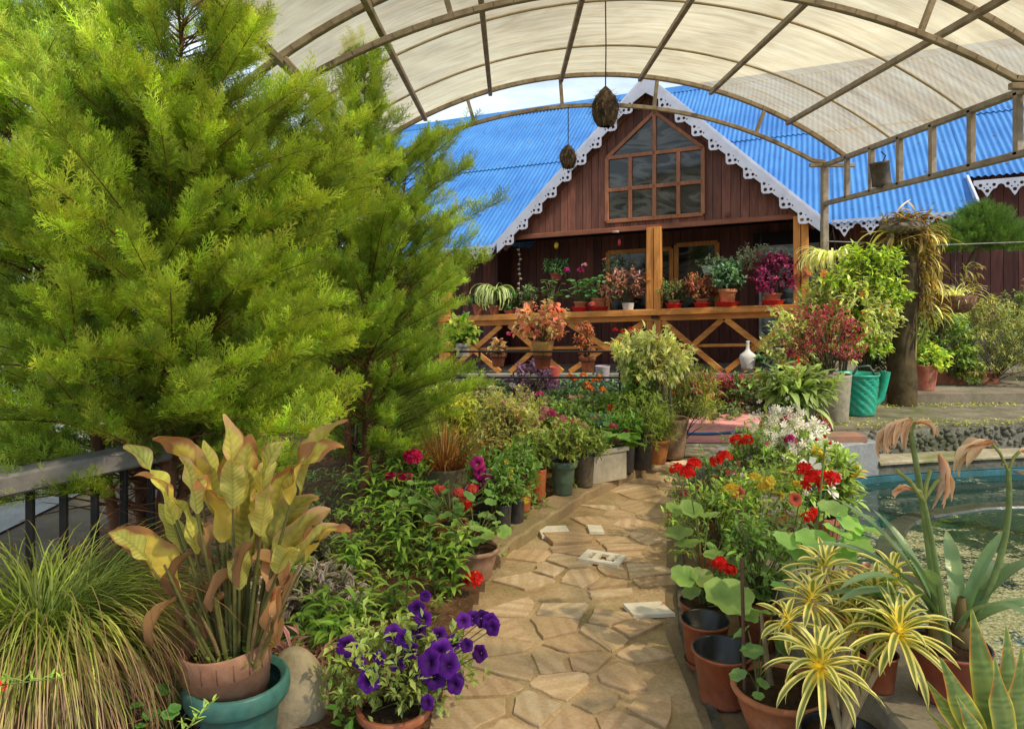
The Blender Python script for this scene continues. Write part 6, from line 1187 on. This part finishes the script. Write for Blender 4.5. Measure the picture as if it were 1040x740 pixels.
shrub(905, 8.2, .35, .35, .4, 220, (.07, .12, .04), None, 'dark green shrub behind the mossy post', .05, z=.53); shrub(1060, 8.4, .6, .5, .55, 260, (.12, .16, .05), None, 'shrub just beyond the right edge of the terrace', .05, z=.53)
t = T('fern_frond', 'pale arching fern fronds right of the mossy post', 'fern', (at(935, 7.4), 7.45, .53)); b = MB()
for a in (-.3, .3, -1.2, 2.6):
    t_ = np.linspace(0, 1, 24); P = np.stack([math.cos(a) * .45 * t_, math.sin(a) * .3 * t_, .45 + .35 * np.sin(t_ * 2.2)], 1)
    for e in (-1, 1): b.ext(blades(P, a + e * 1.4, -.3, .10 * (1 - t_ * .6), .014, .4, P_lance, 3, 3, .2, cgrad(YGRN, (.4, .42, .12))))
    b.ext(tube(P, .003, 4, (.2, .22, .06)))
b.ext(tube([(0, 0, 0), (0, 0, .45)], .01, 5, (.2, .2, .08))); b.build('fronds', LEAF, t)
n = 2400; X = rs.uniform(2.7, 7.2, n); Y = 6.02 + (X - 2.6) * .09 + rs.choice([0.05, .95, 1.1], n) + rs.randn(n) * .09; b = MB(); b.ext(inst(LF, np.c_[X, Y, np.full(n, .44)], rdir(n, .0, 1), .03, None, (.16, .2, .03), (.36, .36, .06), .3)); o = b.build('ledge_weeds', LEAF); tag(o, 'small weeds and moss tufts along the mossy ledges', 'weeds'); o['kind'] = 'stuff'
t = T('fiddle_planter', 'white fiddle-shaped planter hanging in front of the right veranda brace', 'planter', HP(1.27, -.16, .40)); b = MB(); b.ext(lathe([(0, 0), (.08, 0), (.1, .02), (.13, .18), (.12, .23), (.05, .28), (.028, .32), (.025, .42), (.035, .44), (0, .445)], 20, col=(.62, .58, .52))); o = b.build('planter_body', attrmat('white_ceramic', .4, 8, .15, .05), t); o.scale = (.85, .5, .85)
t = T('flower_pot', 'dark blue pot of grey-green leaves at the foot of the right brace', 'pot', HP(1.55, -.05, .33)); pot(t, .12, .18, (.03, .09, .16), 'plain'); bush(t, (0, 0, .2), (.2, .15, .06), 50, LT, .08, BLUEG, None, 6, z0=.1, stems=False)
# ---- veranda rail pots
def rail(lab, u, R_, H, col, sau=None, v=-.06, z=1.243, name='veranda_pot', kind='classic'):
    t = T(name, lab, 'potted plant', HP(u, v, z)); pot(t, R_, H, col, kind, z=.02 if sau else 0)
    if sau: b = MB(); b.ext(lathe([(0, 0), (R_ * 1.0, 0), (R_ * 1.3, .07), (R_ * 1.34, .07), (R_ * 1.25, .06), (0, .02)], 28, col=sau)); b.build('saucer', PLASTIC, t)
    return t
SR = (.85, .02, .025)
t = rail('leftmost clay pot on the veranda rail, half hidden by the conifer', -2.72, .1, .17, TERRAD); bush(t, (0, 0, .25), (.12, .1, .14), 50, LT, .06, DGRN, None, 6, z0=.1)
t = rail('clay pot on the veranda rail with long trailing succulent tails', -2.45, .1, .14, TERRAD); n = 130; a_ = rs.uniform(0, 6.28, n); b = MB(); b.ext(blades(np.c_[.05 * np.cos(a_), .05 * np.sin(a_), np.full(n, .35)], a_, rs.uniform(.2, 1.2, n), rs.uniform(.25, .5, n), .022, rs.uniform(2.4, 3.2, n), lambda t: .6 + .4 * np.abs(np.sin(t * 26)), 12, 3, .6, cgrad((.2, .26, .1), (.36, .40, .18)))); b.ext(tube([(0, 0, .1), (0, 0, .36)], .05, 6, (.1, .12, .05))); b.build('succulent_tails', LEAF, t)
t = rail('small dark green leaves in a flat clay pot on the rail', -2.2, .1, .06, TERRAD, kind='bowl'); bush(t, (0, 0, .2), (.13, .1, .17), 60, LT, .06, DGRN, None, 6, z0=.05)
t = rail('square-sided clay pot with an upright succulent on the rail', -1.90, .09, .18, TERRA, kind='plain'); bush(t, (0, 0, .26), (.12, .1, .13), 50, LN, .09, (.12, .18, .08), None, 6, z0=.15)
t = rail('sparse geranium in a red saucer below the first hanging pot', -1.5, .1, .13, TERRA, SR); round_leaves(t, (0, 0, .13), [(rs.uniform(-.14, .14), rs.uniform(-.1, .1), rs.uniform(.18, .5)) for _ in range(26)], [.035] * 26, (.07, .15, .04)); head(t, A(.19, -.05, .62), .05, MAG, 16)
t = rail('pink geranium in a red saucer, left of the bushy pair', -1.08, .1, .13, TERRA, SR); round_leaves(t, (0, 0, .13), [(rs.uniform(-.16, .16), rs.uniform(-.1, .1), rs.uniform(.18, .48)) for _ in range(36)], [.04] * 36, (.07, .16, .05)); head(t, A(.0, -.05, .60), .05, MAG, 16); head(t, A(.05, -.05, .68), .04, LPK, 12)
t = rail('bushy dark geranium in a large red saucer, right of the pair', -.80, .11, .17, TERRA, (.6, .015, .02)); round_leaves(t, (0, 0, .13), [(rs.uniform(-.2, .2), rs.uniform(-.12, .12), rs.uniform(.2, .52)) for _ in range(46)], [.045] * 46, (.06, .15, .05)); head(t, A(-.12, -.2, .10), .045, CORAL, 14)
t = rail('white pot of feathery pinkish stems beside the centre post', -.37, .09, .1, (.55, .5, .45), kind='plain'); bush(t, (-.05, 0, .34), (.3, .2, .25), 190, LT, .06, (.16, .08, .05), None, 7, z0=.05, top=(.42, .2, .17), topf=.5)
t = rail('small leafy plant in a red saucer just right of the centre post', .28, .09, .1, TERRA, SR); bush(t, (0, 0, .24), (.17, .13, .15), 110, LT, .05, (.09, .14, .05), None, 7, z0=.05, top=(.35, .12, .08), topf=.15)
t = rail('coppery red trailing plant in a red saucer in the right bay', .66, .09, .1, TERRA, SR); bush(t, (0, 0, .27), (.26, .18, .19), 190, LT, .05, (.26, .08, .05), None, 7, z0=.02, top=(.14, .14, .05), topf=.35)
t = rail('large orange clay pot with a blue-green jade plant in the right bay', 1.0, .13, .22, (.52, .19, .07), SR); bush(t, (0, 0, .42), (.22, .17, .19), 160, LB, .06, (.09, .16, .09), (.15, .25, .14), 7, z0=.2)
t = rail('wine-purple leaved plant in a red saucer against the right post', 1.58, .12, .14, TERRA, SR); bush(t, (.1, 0, .40), (.34, .22, .30), 300, LB, .05, (.13, .02, .06), (.22, .03, .10), 7, z0=.05, top=(.45, .03, .14), topf=.2)
def vhang(lab, u, z, R_, H, col, zt=2.35, **kw):
    t = T('hanging_pot', lab, 'hanging pot', HP(u, .15, z)); pot(t, R_, H, col, 'bowl'); b = MB()
    for k in range(3): a = k * 2.1; b.ext(tube([(R_ * math.cos(a), R_ * math.sin(a), H), (0, 0, .42)], .002, 4))
    b.ext(tube([(0, 0, .42), (0, 0, zt - z)], .002, 4)); b.build('hanger', BLACKM, t); return t
t = vhang('red hanging pot with dark leaves and a tiny yellow toy bird above it', -1.52, 1.72, .1, .11, (.45, .06, .04)); bush(t, (0, 0, .2), (.2, .15, .12), 90, LT, .06, (.07, .14, .05), None, 7, z0=.05, stems=False)
b = MB(); b.ext(blob((0, -.02, .53), .035, 2, .1, (.8, .5, .02), (1, .8, 1.5), 2)); b.build('toy_bird', PLASTIC, t)
t = vhang('red hanging pot near the centre post with sprawling dark stems', -.55, 1.66, .1, .11, (.45, .06, .04)); bush(t, (0, 0, .2), (.25, .15, .2), 110, LT, .05, (.08, .12, .06), None, 7, z0=-.1, stems=False, top=(.4, .12, .12), topf=.12)
b = MB(); b.ext(blob((0, -.02, .57), .03, 2, .1, (.7, .04, .06), (.9, .8, 1.8), 2)); b.build('toy_bird', PLASTIC, t)
t = vhang('pale green hanging bowl with whitish leaves in the right bay', .74, 1.68, .12, .13, (.45, .55, .40)); bush(t, (.08, 0, .17), (.19, .13, .08), 70, LB, .05, (.2, .26, .14), (.4, .44, .28), 6, z0=.05, stems=False)
t = vhang('brown hanging basket with silvery drooping foliage near the right post', 1.42, 1.72, .12, .11, (.22, .09, .05)); bush(t, (0, 0, .14), (.38, .2, .17), 170, LT, .06, (.24, .25, .17), (.42, .42, .32), 7, z0=-.12, stems=False)
t = T('shell_string', 'vertical string of small shells hanging in front of the dark veranda wall', 'shell string', HP(-2.08, .05, 1.3)); b = MB(); b.ext(tube([(0, 0, 0), (0, 0, 1.04)], .002, 4, (.3, .25, .2))); b.build('string', STEM, t)
for k in range(13): b = MB(); b.ext(blob((rs.uniform(-.02, .02), 0, .02 + k * .075), .024, 1, .2, (.42, .34, .22), (1, .6, .7), k)); b.build('shell', STONE, t)
# ---- left: railing and what lies beyond the conifers
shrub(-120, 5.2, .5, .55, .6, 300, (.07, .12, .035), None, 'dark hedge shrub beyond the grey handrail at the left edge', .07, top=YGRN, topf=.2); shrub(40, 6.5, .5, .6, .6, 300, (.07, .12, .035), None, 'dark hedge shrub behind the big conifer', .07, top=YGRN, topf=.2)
gr = T('grey_handrail', 'flat grey handrail with dark balusters behind the drooping grass', 'railing', (-2.6, 3.3, 0)); a, c = A(-2.62, 2.3, .76), A(-1.75, 3.75, .76)
b = MB(); b.ext(bar(a - A(-2.6, 3.3, 0), c - A(-2.6, 3.3, 0), .14, .09)); b.build('rail_top', plain('grey_board', (.3, .28, .27), .8), gr, False)
for k in range(12): p = a + (c - a) * (k + .5) / 12 - A(-2.6, 3.3, 0); b = MB(); b.ext(bar((p[0], p[1], -.03), (p[0], p[1], .8), .03, .03, upv=(0, 1, 0))); b.build('baluster', BLACKM, gr, False)
w1 = T('boundary_wall', 'pale rendered boundary wall far beyond the conifers', 'wall', (-9, 15, 0)); b = MB(); b.ext(box((0, 0, .8), (14, .25, 1.6), .35)); b.ext(box((0, 0, 1.63), (14.1, .35, .07), .35)); b.build('wall_panel', CONC, w1, False)
for k, (x, y, h, r) in enumerate(((-14, 20, 4.5, 2.2), (-9.5, 22, 5.2, 2.4), (-18, 17, 4, 2.0), (-12, 12, 2.5, 1.3))):
    t = T('garden_tree', ['broad green tree beyond the boundary wall', 'tallest green tree beyond the boundary wall', 'leftmost tree beyond the boundary wall', 'small round tree in front of the boundary wall'][k], 'tree', (x, y, 0))
    b = MB(); b.ext(tube([(0, 0, -.02), (.1, 0, h * .4), (0, .1, h * .75)], [.16, .12, .05], 8, (.15, .1, .06))); b.build('trunk', BARK, t); bush(t, (0, 0, h * .65), (r, r, h * .36), 500, LB, .22, (.08, .14, .04), None, 8, z0=h * .25, srad=.03, tw=.3, top=YGRN, topf=.2, name='crown')
